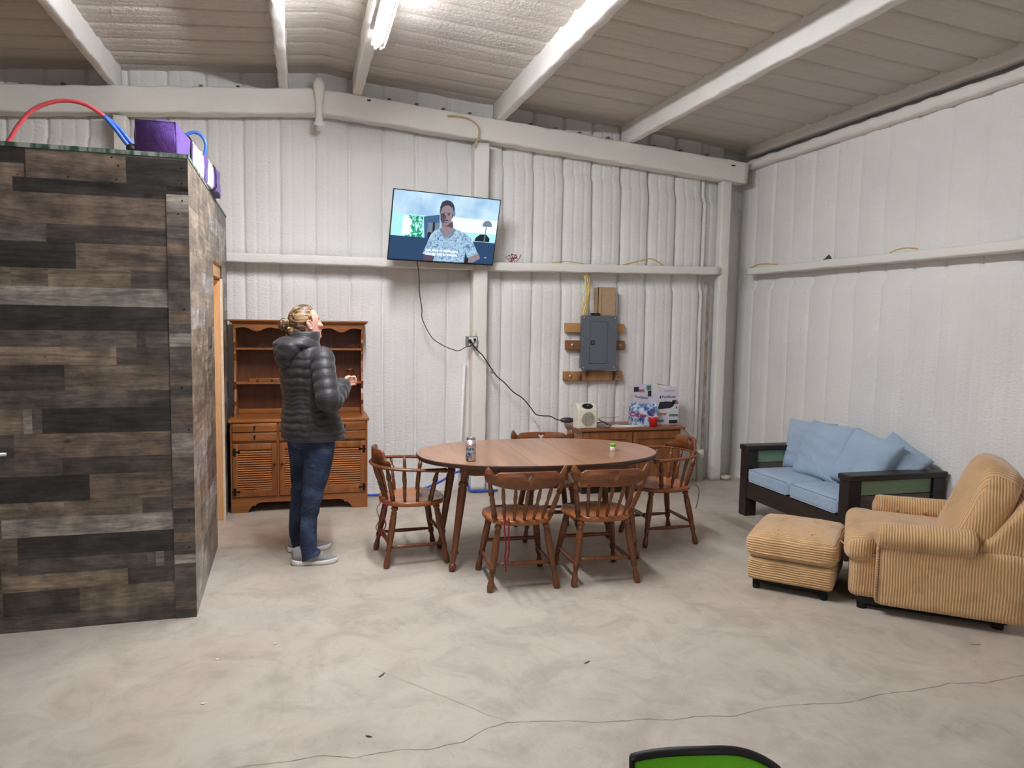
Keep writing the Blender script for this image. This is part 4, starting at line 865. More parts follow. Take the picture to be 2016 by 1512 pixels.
mb = MB(); mb.box(2.812, 3.005, 7.0, 7.003, 1.723, 2.005); mb.box(2.812, 2.845, 6.99, 7.0, 1.723, 2.0); mb.box(2.812, 2.815, 6.99, 7.1, 1.723, 2.0); mb.box(3.002, 3.005, 7.0, 7.1, 1.723, 2.0)
tag(mb.build('cardboard_cover', plain('cardboard', (176, 146, 116), .8)), 'upright brown cardboard piece standing above the breaker panel', 'cardboard')
for i, (x, c) in enumerate(((2.665, (214, 184, 84)), (2.685, (226, 200, 110)), (2.70, (206, 172, 60)), (2.65, (222, 210, 170)))):
    cord('panel_wire', [(x + .01 * i, 7.03, 2.13), (x + .02, 6.99, 2.0), (x + .025 - .012 * i, 6.985, 1.9), (x - .012 + .006 * i, 7.0, 1.8), (x - .015, 7.02, 1.71)], .006, plain('pw%d' % i, c, .5), 'yellow electric wire dropping from the wall beam into the breaker panel', 'wire')
for o, lb in zip([o for o in COL.objects if o.name.startswith('panel_wire')], ('deep yellow wire with a wide bow entering the breaker panel', 'light yellow wire, third from the left above the breaker panel', 'golden wire furthest right of those entering the breaker panel', 'palest cream wire, leftmost of those entering the breaker panel')): o['label'] = lb; o['group'] = 'wires entering the breaker panel'
cord('steel_conduit', [(4.085, 7.07, 2.12), (4.09, 7.07, 1.5), (4.10, 7.06, .9), (4.115, 7.06, .30)], .009, plain('conduit_grey', (188, 188, 186), .35, .3), 'thin vertical conduit beside the corner post', 'conduit')
mb = MB(); mb.box(4.055, 4.082, 7.06, 7.08, .2, 2.1); tag(mb.build('rusty_channel', plain('rust', (158, 144, 130), .7, var=.3, sc=12)), 'narrow rust-stained steel channel beside the corner conduit', 'channel')
t = thing('drain_pipe', 'white plastic pipe stub standing on the floor by the sideboard', 'pipe', (4.015, 7.02, 0))
mb = MB(); mb.lathe((0, 0, 0), (0.0, 0, .345), [(0, .034), (.72, .036), (.73, .043), (.98, .043), (.98, .035), (.1, .03), (.1, .002)], 20); mb.build('stub', plain('pvc', (206, 200, 186), .4), t)
cord('flexible_hose', [(3.72, 7.04, .63), (3.80, 7.0, .58), (3.88, 6.99, .50), (3.95, 7.0, .41), (3.99, 7.01, .35), (4.01, 7.015, .30)], .016, plain('hose_white', (204, 200, 190), .45), 'off-white flexible hose curving from behind the sideboard into the pipe stub', 'hose', 8, 10)
mb = MB(); mb.lathe((4.33, 7.02, 0), (4.33, 7.02, .045), [(0, .03), (.4, .05), (1, .055), (1, .05), (.5, .04), (.4, .002)], 18); tag(mb.build('foam_scrap_dish', plain('pvc', (206, 200, 186), .4)), 'small white round dish on the floor at the foot of the corner post', 'dish')
cord('blue_hose', [(.56, 6.98, .02), (.75, 6.98, .018), (.95, 6.97, .03), (1.1, 6.96, .07), (1.25, 6.95, .13), (1.36, 6.94, .20), (1.46, 6.95, .22), (1.5, 7.0, .16), (1.52, 6.99, .05), (1.56, 6.95, .02), (1.8, 6.95, .016)], .011, plain('hose_blue', (44, 78, 190), .35), 'blue air hose along the foot of the back wall', 'hose', 8, 10)
mb = MB(); mb.tube(spline([(1.148, 5.295, .67), (1.146, 5.297, .60), (1.150, 5.295, .53), (1.143, 5.297, .455)], 6), .016, 6, flat=.2); tag(mb.build('turquoise_strap', mk_cloth('turquoise', (86, 168, 188))), 'short turquoise strap hanging under the table behind its left front leg', 'strap')

# ------------------------------------------------------------------ blue cushioned wooden sofa
DK = wood('ebony_stain', (20, 14, 13), (52, 34, 26), 'y', .45, .9, coat=.1); DKX = wood('ebony_stain_x', (18, 13, 12), (44, 32, 28), 'x', .45, .9, coat=.1)
GRN = wood('green_wash', (118, 146, 118), (146, 170, 142), 'x', .6, .7, coat=0); GRY = wood('grey_wash', (84, 76, 70), (116, 106, 98), 'x', .6, .8, coat=0)
so = thing('wooden_sofa', 'dark stained timber sofa with green and grey arm boards against the right wall', 'sofa', (4.105, 5.06, 0))
for y in (-.63, .63):
    for x in (-.365, .365): mb = MB(); mb.box(x - .055, x + .055, y - .05, y + .05, 0, .575, .004, 1); mb.build('post', DKX, so)
    mb = MB(); mb.box(-.425, .425, y - .065, y + .065, .575, .618, .005, 1); mb.build('arm_rest', DKX, so)
    mb = MB(); mb.box(-.31, .31, y - .03, y + .03, .465, .57, .003, 1); tag(mb.build('arm_board', GRN, so), 'green washed board')
    mb = MB(); mb.box(-.31, .31, y - .03, y + .03, .345, .46, .003, 1); tag(mb.build('arm_board', GRY, so), 'grey washed board')
    mb = MB(); mb.box(-.31, .31, y - .03, y + .03, .2, .34, .003, 1); tag(mb.build('arm_board', GRY, so), 'grey washed board')
mb = MB(); mb.box(-.415, -.375, -.58, .58, .165, .305, .004, 1); mb.build('front_rail', DK, so)
mb = MB(); mb.box(.36, .40, -.58, .58, .165, .305, .004, 1); mb.box(.37, .41, -.58, .58, .43, .575, .004, 1); mb.build('back_rail', DK, so)
mb = MB()
for i in range(9): mb.box(-.37, .37, -.57 + i * .128, -.57 + i * .128 + .09, .285, .303)
mb.build('seat_slats', DKX, so)
BLU = mk_cloth('blue_linen', (156, 176, 197), 420, .35, .25, .9, .35)
for y, lb in ((.287, 'pale blue foam seat cushion at the far end of the dark sofa'), (-.287, 'pale blue foam seat cushion at the near end of the dark sofa')):
    t = thing('seat_cushion', lb, 'cushion', (4.07, 5.06 + y, .304), 0, 'seat cushions of the sofa')
    mb = MB(); mb.rbox((0, 0, .062), (.385, .284, .061), .03, 10, fn=lambda q: V((q.x, q.y, q.z + .008 * max(0, q.z) / .06 * (1 - (q.x / .39) ** 2) * (1 - (q.y / .29) ** 2)))); mb.build('cover', BLU, t)
    mb = MB(); mb.tube([(-.382, -.26 + .52 * k / 12, .115) for k in range(13)], .004, 6); mb.tube([(-.382, -.26 + .52 * k / 12, .012) for k in range(13)], .004, 6); mb.build('piping', BLU, t)
def pillow(label, loc, w, h, th, rot, seed):
    t = thing('throw_pillow', label, 'pillow', loc, 0, 'blue pillows on the sofa'); t.rotation_euler = [R(a) for a in rot]
    m_ = MB(); n = 26
    def surf(sg):
        def f(u, v):
            x, y = 2 * u - 1, 2 * v - 1; ex = (1 - abs(x) ** 2.6) * (1 - abs(y) ** 2.6)
            pin = 1 - .10 * (1 - abs(x * y)) * max(abs(x), abs(y)) ** 3
            X = x * w / 2 * (1 - .09 * (1 - y * y) * 0 - .07 * (1 - abs(y)) * abs(x) ** 3); Y = y * h / 2 * (1 - .07 * (1 - abs(x)) * abs(y) ** 3)
            z = sg * th / 2 * max(0, ex) ** .42
            wr = .016 * nz(X * 9 + seed, Y * 5, seed) + .012 * nz(X * 4 + Y * 16, seed * 2, Y * 3)
            edge = 1 - (1 - abs(x) ** 8) * (1 - abs(y) ** 8)
            z += sg * wr * (1 - edge) + .006 * nz((x + y) * 5 + seed) 
            return V((X, Y, z))
        return f
    m_.grid(surf(1), n, n); m_.grid(surf(-1), n, n); bmesh.ops.remove_doubles(m_.bm, verts=m_.bm.verts[:], dist=.0006)
    o = m_.build('cover', BLU, t); mod(o, 'SUBSURF', levels=1, render_levels=1)
    return t
pillow('pale blue pillow at the far end, half behind the big upright one', (4.20, 5.50, .625), .44, .45, .15, (76, 0, -64), 1.3)
pillow('largest pale blue pillow, upright in the middle of the sofa', (4.10, 5.17, .640), .54, .50, .17, (66, 0, -86), 2.7)
pillow('pale blue pillow leaning askew right of the big upright one', (4.12, 4.73, .635), .43, .46, .17, (64, 12, -76), 5.1)
pillow('pale blue pillow tipped over the near arm of the sofa', (4.30, 4.61, .655), .37, .34, .14, (58, 32, -64), 7.9)

# ------------------------------------------------------------------ corduroy armchair and ottoman
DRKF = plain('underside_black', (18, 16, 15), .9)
ac = thing('corduroy_armchair', 'tan corduroy armchair with rolled arms facing the ottoman', 'armchair', (3.66, 3.675, 0), R(50))
mb = MB(); mb.rbox((0, .0, .205), (.37, .41, .145), .05, 12); mb.build('seat_base', CORD_Y, ac)
for sx in (-1, 1):
    mb = MB(); mb.rbox((sx * .385, -.10, .25), (.055, .37, .19), .03, 12); mb.build('side_panel', CORD_Y, ac)
    mb = MB(); n = 26; rs = []
    for i in range(n + 1):
        f = i / n; y = .285 - .52 * f; e = sqrt(max(.0, 1 - max(0, (abs(f - .5) - .44) / .062) ** 2)) if abs(f - .5) > .44 else 1
        e = max(.05, e); lump = 1 + .04 * nz(y * 12, sx * 3); rs.append([V((sx * .385 + .088 * e * lump * cos(a), y, .462 + .012 * f + .078 * e * lump * sin(a))) for a in [2 * pi * k / 22 for k in range(22)]])
    mb.rings(rs); a_ = mb.build('rolled_arm', CORD_Y, ac)
    mb = MB(); mb.tube([(sx * (.385 + .052 * c_), .262, z_) for c_, z_ in [(-1, .08), (-1, .25), (-1, .40), (-.95, .48), (-.5, .53), (.2, .53), (.8, .49), (1.05, .43), (1.0, .38), (1, .25), (1, .08)]], .006, 6); mb.build('front_welt', CORD_Z, ac)
mb = MB(); mb.rbox((0, .115, .365), (.36, .33, .083), .07, 16, fn=lambda q: V((q.x * (1.12 if q.y > .17 else 1), q.y, q.z * (1 + .12 * (1 - (q.x / .36) ** 2)) + .006 * nz(q.x * 7, q.y * 7)))); mb.build('seat_pad', CORD_X, ac)
mb = MB(); mb.tube([(-.02 + .38 * cos(a) * 1.0, .14 + .345 * (sin(a)), .335) for a in [pi * k / 24 for k in range(25)]], .005, 6); mb.build('seat_welt', CORD_Z, ac)
LE = M.Translation((0, -.22, .40)) @ M.Rotation(R(20), 4, 'X')
def bk(q):
    zz = (q.z + .30) / .60; w_ = 1 - .34 * max(0, (zz - .60) / .40) ** 1.8
    rid = .010 * cos(q.x * 14) + .008 * nz(q.x * 6, q.z * 6)
    y = q.y * (1.0 - .15 * zz) + (.03 * (1 - (q.x / .35) ** 2) + rid * .5 if q.y > 0 else 0)
    return V((q.x * w_, y, q.z))
mb = MB(); mb.rbox((0, .02, .222), (.355, .115, .297), .09, 18, fn=bk, mx=LE); mb.build('backrest', CORD_X, ac)
mb = MB(); pts = []
for k in range(41):
    a = -.12 * pi + 1.24 * pi * k / 40; X = .345 * cos(a); Z = .27 + .245 * max(sin(a), -1) if sin(a) > 0 else .27 + .6 * sin(a)
    ww = 1 - .34 * max(0, ((Z + .06 + .0) / .60 - .60 + .0) / .40) ** 1.8; pts.append(LE @ V((math.copysign(abs(cos(a)) ** .5, cos(a)) * .335 * max(ww, .62) if abs(cos(a)) > .35 else cos(a) / .35 * .335 * .56, .085, Z - .012)))
mb.tube(pts[3:-3], .007, 6); mb.build('back_welt', CORD_Z, ac)
mb = MB(); pr = [(-.10, .08), (-.44, .07), (-.47, .30), (-.53, .55), (-.56, .74), (-.50, .78), (-.42, .70), (-.30, .52), (-.22, .45), (-.10, .40)]
mb.prism(pr, -.40, .40, 'x'); o = mb.build('back_shell', CORD_Y, ac); mod(o, 'BEVEL', width=.03, segments=4)
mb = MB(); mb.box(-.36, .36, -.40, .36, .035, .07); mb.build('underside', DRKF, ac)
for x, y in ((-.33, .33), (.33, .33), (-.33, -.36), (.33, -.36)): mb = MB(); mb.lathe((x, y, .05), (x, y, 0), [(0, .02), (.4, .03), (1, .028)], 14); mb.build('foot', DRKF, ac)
for y in (-.02, .14): mb = MB(); mb.ell((.295, y, .47), (.005, .009, .009), nu=10, nv=6); mb.build('tuft_button', CORD_Z, ac)
ot = thing('corduroy_ottoman', 'tan corduroy ottoman with a tufted top in front of the armchair', 'ottoman', (3.078, 4.10, 0), R(45))
mb = MB(); mb.rbox((0, 0, .135), (.295, .255, .075), .03, 12, fn=lambda q: V((q.x * (1 - .05 * (.075 - q.z)), q.y * (1 - .05 * (.075 - q.z)), q.z))); mb.build('base', CORD_Z, ot)
TUF = [(a, b) for a in (-.14, .14) for b in (-.1, .1)]
def otf(q):
    z = q.z
    if q.z > 0:
        z += .022 * (1 - (q.x / .31) ** 2) * (1 - (q.y / .27) ** 2) - sum(.022 * math.exp(-((q.x - a) ** 2 + (q.y - b) ** 2) / .0016) for a, b in TUF) + .004 * nz(q.x * 9, q.y * 9)
    bul = 1 + .03 * (1 - (q.z / .085) ** 2)
    return V((q.x * bul, q.y * bul, z))
mb = MB(); mb.rbox((0, 0, .285), (.30, .262, .082), .055, 22, fn=otf); mb.build('tufted_cushion', CORD_Z, ot)
mb = MB(); mb.tube([(.312 * math.copysign(abs(cos(a)) ** .35, cos(a)), .272 * math.copysign(abs(sin(a)) ** .35, sin(a)), .245 + .004 * sin(5 * a)) for a in [2 * pi * k / 60 for k in range(60)]], .005, 6, closed=True); mb.build('welt', CORD_Z, ot)
for a, b in TUF: mb = MB(); mb.ell((a, b, .368), (.010, .010, .005), nu=10, nv=6); mb.build('tuft_button', CORD_Z, ot)
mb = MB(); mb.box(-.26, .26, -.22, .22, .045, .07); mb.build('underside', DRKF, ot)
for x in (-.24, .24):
    for y in (-.2, .2): mb = MB(); mb.lathe((x, y, .05), (x, y, 0), [(0, .018), (.4, .024), (1, .022)], 12); mb.build('foot', DRKF, ot)

# ------------------------------------------------------------------ green folding camp chair, its back edge in view
LG = mk_cloth('lime_canvas', (112, 196, 40), 500, .3, .1, .7, .25); CB = plain('camp_black', (16, 16, 18), .6)
cc = thing('camp_chair', 'lime green folding camp chair with black trim, nearest to the viewer', 'chair', (.745, 1.235, 0), R(-12))
def backf(u, v):
    x = (u - .5) * .29; q_ = 2 * u - 1; top_ = .874 - (.034 if q_ < 0 else .062) * abs(q_) ** 2.2; z = .45 + (top_ - .45) * v
    return V((x, -.035 * cos(pi * (u - .5)) - .05 * (1 - v) + .006 * nz(x * 9, z * 8), z))
mb = MB(); mb.grid(backf, 24, 14); o = mb.build('back_panel', LG, cc); mod(o, 'SOLIDIFY', thickness=.004)
mb = MB(); mb.tube([backf(0, k / 6) for k in range(7)] + [backf(k / 24, 1) for k in range(25)] + [backf(1, 1 - k / 6) for k in range(7)], .009, 8, flat=.6); mb.build('black_trim', CB, cc)
mb = MB(); mb.grid(lambda u, v: V(((u - .5) * .36, -.08 - .42 * v, .45 - .04 * sin(pi * u) + .02 * v)), 12, 10); o = mb.build('seat_panel', LG, cc); mod(o, 'SOLIDIFY', thickness=.004)
for sx in (-1, 1):
    mb = MB(); mb.tube([(sx * .185, .02, .03), (sx * .178, -.0, .45), (sx * .163, .005, .78)], .009, 8); mb.build('pole', CB, cc)
    mb = MB(); mb.tube([(sx * .175, -.04, .62), (sx * .21, -.3, .61), (sx * .20, -.5, .60)], .02, 8, flat=.3); mb.build('arm_strap', CB, cc)
    mb = MB(); mb.tube([(sx * .20, -.5, .60), (sx * .20, -.5, .03)], .009, 8); mb.build('pole', CB, cc)
    mb = MB(); mb.tube([(-sx * .19, -.5, .03), (sx * .18, .02, .42)], .008, 8); mb.tube([(-sx * .19, -.5, .42), (sx * .19, -.5, .03)], .008, 8); mb.build('cross_leg', CB, cc)
    for y in (.02, -.5): mb = MB(); mb.rbox((sx * .19, y, .015), (.022, .03, .015), .01, 3); mb.build('foot', CB, cc)

# ------------------------------------------------------------------ things on the shed roof
PUR = mk_cloth('purple_nylon', (92, 62, 138), 260, .2, .15, .6, .5); WHT = mk_cloth('white_nylon', (222, 222, 232), 260, .2, .1, .6, .3)
bg = thing('tent_bag', 'long purple and white canopy bag lying on the shed roof', 'bag', (-.75, 4.45, 2.512), R(-3.5))
def bagring(y, e, s0):
    w_, h = .105 * e, .165 + .02 * e; h *= (1 - .12 * (y / 1.5)); out = []
    for k in range(24):
        a = 2 * pi * k / 24; X = math.copysign(abs(cos(a)) ** .22, cos(a)) * w_; Z = h * .5 + math.copysign(abs(sin(a)) ** .22, sin(a)) * h * .5
        out.append(V((X + .012 * nz(y * 5, k * .7, 2), y, max(0.001, Z + .012 * nz(y * 6, k * .6, 5)))))
    return out
ys = [0, .004, .02, .1, .2, .32, .45]
def seg(a, b, mat, nm, lb=None):
    m_ = MB(); n = max(3, int((b - a) / .04)); rs = [bagring(a + (b - a) * i / n, 1 if a + (b - a) * i / n < 1.3 else 1 - .25 * ((a + (b - a) * i / n) - 1.3) / .25, 0) for i in range(n + 1)]; m_.rings(rs)
    o = m_.build(nm, mat, bg); return tag(o, lb) if lb else o
seg(0, .42, PUR, 'fabric_body', 'purple section'); seg(.42, .75, WHT, 'fabric_body', 'white section'); seg(.75, .88, PUR, 'fabric_body', 'purple section'); seg(.88, 1.08, WHT, 'fabric_body', 'white section'); seg(1.08, 1.5, PUR, 'fabric_body', 'purple section')
for y in (.33, 1.12): mb = MB(); r_ = bagring(y, 1.05, 0); mb.tube([p + V((0, 0, .002)) for p in r_], .006, 6, closed=True); mb.build('strap', CB, bg)
mb = MB(); mb.tube([V((x, .0, z)) for x, z in ((-.1, .0), (-.1, .18), (.1, .18), (.1, 0))], .004, 5, closed=True); mb.build('end_seam', PUR, bg)
mb = MB(); mb.ell((-.125, .03, .03), (.03, .05, .03), nu=10, nv=6); mb.build('buckle_pouch', CB, bg)
cord('red_tube', [(-1.60, 4.8, 2.53), (-1.545, 4.8, 2.61), (-1.50, 4.8, 2.69), (-1.43, 4.8, 2.775), (-1.34, 4.8, 2.825), (-1.25, 4.8, 2.843), (-1.16, 4.8, 2.828), (-1.075, 4.8, 2.776)], .0115, plain('pex_red', (210, 82, 92), .35), 'red plastic tube arching over the shed roof', 'tube', 8, 10)
PB = plain('pex_blue', (60, 104, 196), .35)
mb = MB(); mb.tube(spline([(-1.075, 4.80, 2.776), (-1.02, 4.81, 2.71), (-.97, 4.82, 2.64), (-.90, 4.84, 2.56), (-.87, 4.9, 2.53)], 6), .0115, 10); mb.tube(spline([(-1.07, 4.815, 2.775), (-1.005, 4.825, 2.72), (-.95, 4.84, 2.65), (-.89, 4.86, 2.58), (-.865, 4.93, 2.535)], 6), .0115, 10); tag(mb.build('blue_tube', PB), 'pair of blue plastic tubes sloping down to the purple bag', 'tube')
cord('blue_tube', [(-.82, 5.5, 2.76), (-.76, 5.5, 2.84), (-.70, 5.5, 2.875), (-.65, 5.5, 2.86), (-.622, 5.5, 2.80), (-.635, 5.5, 2.72), (-.655, 5.52, 2.68)], .011, PB, 'blue plastic tube looping up behind the purple bag', 'tube', 8, 10)

# ------------------------------------------------------------------ litter on the floor
def bit(px, py, L, a, lb, cat, mat, r=.003):
    m_ = MB(); d = V((cos(a), sin(a), 0)) * L / 2; c = V((px, py, r)); m_.tube([c - d, c + V((.15 * d.y, -.15 * d.x, .001)), c + d], [r * .6, r, r * .5], 6); tag(m_.build('twig', mat), lb, cat)
TW_ = plain('twig', (88, 68, 50), .8)
bit(.34, 3.43, .05, .9, 'small brown twig on the bare floor left of centre', 'twig', TW_); bit(.24, 2.92, .03, -.6, 'tiny dark twig on the floor just behind the long crack', 'twig', TW_)
bit(1.42, 2.35, .03, -.9, 'tiny reddish twig on the floor beside the green chair', 'twig', plain('twig_red', (120, 64, 44), .8)); bit(3.42, 3.05, .05, -.3, 'pale sliver of wood on the floor near the armchair', 'twig', plain('twig_pale', (190, 176, 150), .8)); bit(1.33, 3.33, .04, .5, 'small grey twig on the floor in front of the chairs', 'twig', plain('twig_grey', (110, 100, 90), .8))
for x, y, lb in ((-.42, 3.78, 'white paint chip on the floor nearest the shed'), (-.43, 3.35, 'white paint chip on the floor in front of the shed'), (-.15, 3.9, 'white paint fleck on the floor between shed and table')):
    m_ = MB(); m_.ell((x, y, .002), (.012, .008, .002), nu=7, nv=4); tag(m_.build('paint_chip', plain('chip_white', (226, 222, 214), .7)), lb, 'chip')

# ------------------------------------------------------------------ the standing woman
SKIN = None
t_ = NT('skin'); c_ = t_.ramp(t_.noise(t_.coords(), 22, 3), [(.35, lin((214, 160, 142))), (.65, lin((232, 184, 164)))]); t_.b.inputs['Subsurface Weight'].default_value = .08; SKIN = t_.done(c_, .5)
t_ = NT('hair_streaked'); co = t_.coords((.55, 1, 1), (0, R(35), 0)); c_ = t_.ramp(t_.noise(t_.coords((.06, 1.2, 1.0), (0, R(24), 0)), 75, 3, .6, .1), [(.40, lin((52, 38, 28))), (.5, lin((104, 78, 52))), (.60, lin((186, 152, 106)))]); t_.bump(t_.noise(co, 60, 3), .6, .006); HAIR = t_.done(c_, .42)
t_ = NT('jacket_nylon'); co = t_.coords(); c_ = t_.ramp(t_.noise(co, 14, 3), [(.35, lin((36, 34, 38))), (.65, lin((52, 49, 53)))]); b1 = t_.bump(t_.noise(t_.coords((1, 1, 2.2)), 24, 4, .6, 1.0), .3, .012); t_.b.inputs['Sheen Weight'].default_value = .15; JAC = t_.done(c_, .52)
t_ = NT('denim'); co = t_.coords(); c_ = t_.ramp(t_.noise(co, 7, 3), [(.35, lin((26, 36, 58))), (.55, lin((42, 56, 84))), (.75, lin((74, 92, 124)))]); b1 = t_.bump(t_.noise(t_.coords((1, 1, 1.6)), 16, 3, .5, 1.2), .6, .02); t_.bump(t_.noise(co, 500, 1), .2, .001, b1); JEAN = t_.done(c_, .85)
wm = thing('person', 'standing person in a dark quilted hooded jacket and blue jeans, hair in a bun', 'person', (0.02, 5.3, 0))
def dirv(a, z=0): return V((cos(R(a)), sin(R(a)), z))
TA = 30; TF = dirv(TA); TL = dirv(TA + 90)
HA = 18; HC = V((-.005, .0, 1.622))
HM = M.Translation(HC) @ M.Rotation(R(HA), 4, 'Z') @ M.Rotation(R(-9), 4, 'Y')
def ering(c, f, l, rf, rl, n=28, e=1.0, rb=None):
    out = []
    for k in range(n):
        a = 2 * pi * k / n; ca, sa = cos(a), sin(a); rr_ = rf if ca >= 0 or rb is None else rb
        out.append(V(c) + f * (math.copysign(abs(ca) ** e, ca) * rr_) + l * (math.copysign(abs(sa) ** e, sa) * rl))
    return out
HEADR = [(-.118, .055, .02, .02), (-.108, .050, .038, .034), (-.09, .032, .058, .048), (-.065, .014, .078, .058), (-.03, .0, .090, .066), (0, -.003, .095, .071), (.03, -.006, .097, .0745), (.06, -.010, .092, .072), (.085, -.012, .077, .061), (.105, -.012, .050, .040), (.117, -.012, .018, .016)]
mb = MB(); X_, Y_ = V((1, 0, 0)), V((0, 1, 0))
mb.mx = HM
mb.rings([ering((cx_, 0, z), X_, Y_, rf, rl) for z, cx_, rf, rl in HEADR])
mb.ell((.094, 0, -.010), (.012, .010, .028), mx=M.Rotation(R(-22), 4, 'Y')); mb.ell((.103, 0, -.029), (.0135, .014, .011))
for sy in (-1, 1): mb.ell((.097, sy * .011, -.032), (.009, .007, .007)); mb.ell((.076, sy * .034, -.022), (.02, .022, .02)); mb.ell((-.002, sy * .074, -.008), (.020, .009, .031), mx=M.Rotation(R(-12), 4, 'Y')); mb.ell((.087 - .004, sy * .028, .026), (.008, .02, .006)); mb.ell((-.002 - .012, sy * .080, -.0), (.008, .006, .022))
mb.ell((.088, 0, -.057), (.010, .021, .006)); mb.ell((.086, 0, -.068), (.009, .018, .006)); mb.ell((.076, 0, -.100), (.016, .02, .014))
mb.mx = M.Identity(4)
for sy in (-1, 1): mb.tube([HM @ V((-.002 + .019 * cos(a) - .006 * sin(a), sy * .083, -.006 + .031 * sin(a))) for a in [-.6 * pi + 1.55 * pi * k / 16 for k in range(17)]], .0042, 8)
mb.rings([ering(c, dirv(HA), dirv(HA + 90), r, r * .92, 20) for c, r in (((-.045, -.01, 1.40), .065), ((-.04, -.008, 1.46), .058), ((-.03, -.004, 1.52), .055), ((-.018, 0, 1.57), .056), ((-.01, 0, 1.61), .06))])
# slim trunk, arms and legs under the clothes
mb.rings([ering(TF * .0 + V((x, 0, z)), TF, TL, a, b, 24) for z, x, a, b in ((.84, .03, .10, .15), (.95, .02, .10, .15), (1.08, .0, .085, .125), (1.25, 0, .10, .15), (1.38, -.01, .095, .17), (1.45, -.03, .06, .10), (1.49, -.04, .045, .05))])
def limb(pts, rs, n=16): mb.tube(spline(pts, 4), [rs[0] + (rs[-1] - rs[0]) * i / (4 * (len(pts) - 1)) for i in range(4 * (len(pts) - 1) + 1)], n)
SH = {-1: V((.095, -.150, 1.405)), 1: V((-.105, .155, 1.405))}
ELB = {-1: V((.135, -.285, 1.125)), 1: V((.02, .27, 1.12))}
WR = {-1: V((.235, -.075, 1.205)), 1: V((.24, .10, 1.19))}
LEG = {-1: ((.08, -.09, .86), (.03, -.13, .48), (.0, -.15, .10)), 1: ((-.035, .09, .86), (-.045, .12, .48), (-.075, .15, .10))}
for s_ in (-1, 1):
    limb([SH[s_], ELB[s_]], (.045, .036)); limb([ELB[s_], WR[s_]], (.038, .026))
    a, b, c = [V(p) for p in LEG[s_]]; limb([a, b, c], (.07, .032)); limb([c + V((-.03, 0, -.045)), c + V((.12, .02 * (s_ + 1), -.06))], (.026, .012))
# hands: palm, four fingers curled, thumb from the side of the palm
def hand(s_):
    w_ = WR[s_]; d = (V((.30, .02 - s_ * .02, 1.235)) - w_).normalized(); up = V((0, 0, 1)); sd = d.cross(up).normalized() * (-s_); up = sd.cross(d) * (-s_); up = up if up.z > 0 else -up
    pc = w_ + d * .045
    m3 = M((( d.x, up.x, sd.x, 0), (d.y, up.y, sd.y, 0), (d.z, up.z, sd.z, 0), (0, 0, 0, 1)))
    mb.ell(w_ + d * .012, (.03, .024, .02), mx=m3); mb.ell(pc, (.045, .038, .017), mx=m3)
    for k, ln in enumerate((.92, 1.0, .95, .76)):
        o_ = up * (.026 - .0172 * k); b0 = pc + d * .033 + o_; i_ = sd
        p1 = b0 + d * .030 * ln + i_ * .006; p2 = p1 + (d * .55 + i_ * .8).normalized() * .024 * ln; p3 = p2 + (i_ * 1.0 - d * .35).normalized() * .020 * ln
        mb.tube(spline([pc + o_ * .9, b0, p1, p2, p3], 4), [.0092] * 8 + [.0088] * 5 + [.0078] * 4, 10)
    b0 = pc - d * .012 + up * .026; mb.tube(spline([b0 - up * .008, b0 + up * .014 + d * .012 + sd * .010, b0 + up * .016 + d * .036 + sd * .018, b0 + up * .006 + d * .054 + sd * .022], 4), [.0115] * 6 + [.0102] * 4 + [.0085] * 3, 10)
for s_ in (-1, 1): hand(s_)
body = mb.build('body', SKIN, wm); mod(body, 'REMESH', mode='VOXEL', voxel_size=.0036, use_smooth_shade=True); mod(body, 'SMOOTH', factor=.5, iterations=3)
for sy in (-1, 1):
    mb = MB(); mb.mx = HM; mb.ell((.0775, sy * .029, .004), (.0095, .012, .0065)); mb.build('eye', plain('eye_white', (226, 222, 216), .2), wm)
    mb = MB(); mb.mx = HM; mb.tube(spline([(.0915, sy * .014, .028), (.089, sy * .028, .033), (.077, sy * .046, .028)], 4), .0022, 6); mb.build('eyebrow', plain('brow', (96, 72, 52), .7), wm)
mb = MB(); mb.mx = HM; mb.tube(spline([(.088, -.022, -.062), (.0955, -.008, -.060), (.0965, 0, -.0615), (.0955, .008, -.060), (.088, .022, -.062)], 4), .0035, 6, flat=.6); mb.build('lips', plain('lip', (186, 110, 104), .5), wm)
# hair: cap swept back to a bun
def hairf(p, d):
    front = sst(.30, .55, d.x + .25 * max(0, -d.z)) * (1 - sst(.50, .78, d.z)); low = sst(-.25, -.7, d.z) * sst(-.5, .1, d.x)
    side = math.exp(-((d.x - .05) / .28) ** 2 - ((d.z + .28) / .34) ** 2) * sst(.55, .8, abs(d.y))
    k_ = 1 - .22 * max(front, low) - .13 * side
    strand = 1 + .016 * sin(9 * math.atan2(d.y, d.z + .25) + 3 * d.x) * (1 - abs(d.x)) + .012 * nz(d.y * 9, d.z * 9, 3)
    return p * k_ * strand
mb = MB(); mb.mx = HM; mb.ell((-.014, 0, .018), (.108, .084, .113), nu=56, nv=40, fn=hairf)
mb.rings([ering(c, V((.5, 0, .85)), Y_, a, b, 18) for c, a, b in (((-.05, 0, -.03), .05, .07), ((-.09, 0, -.04), .045, .06), ((-.115, 0, -.03), .035, .035), ((-.13, 0, -.01), .028, .028))])
hr = mb.build('hair', HAIR, wm)
mb = MB(); mb.mx = HM
for c, r in (((-.150, 0, .020), (.032, .040, .036)), ((-.165, .01, .012), (.022, .030, .030)), ((-.142, -.02, .030), (.026, .022, .024)), ((-.150, .01, -.008), (.022, .028, .020)), ((-.135, -.01, -.020), (.016, .026, .018))): mb.ell(c, r, mx=M.Rotation(c[1] * 40, 4, 'X'), fn=lambda p, d: p * (1 + .10 * sin(6 * math.atan2(d.y, d.z) + 5 * d.x)))
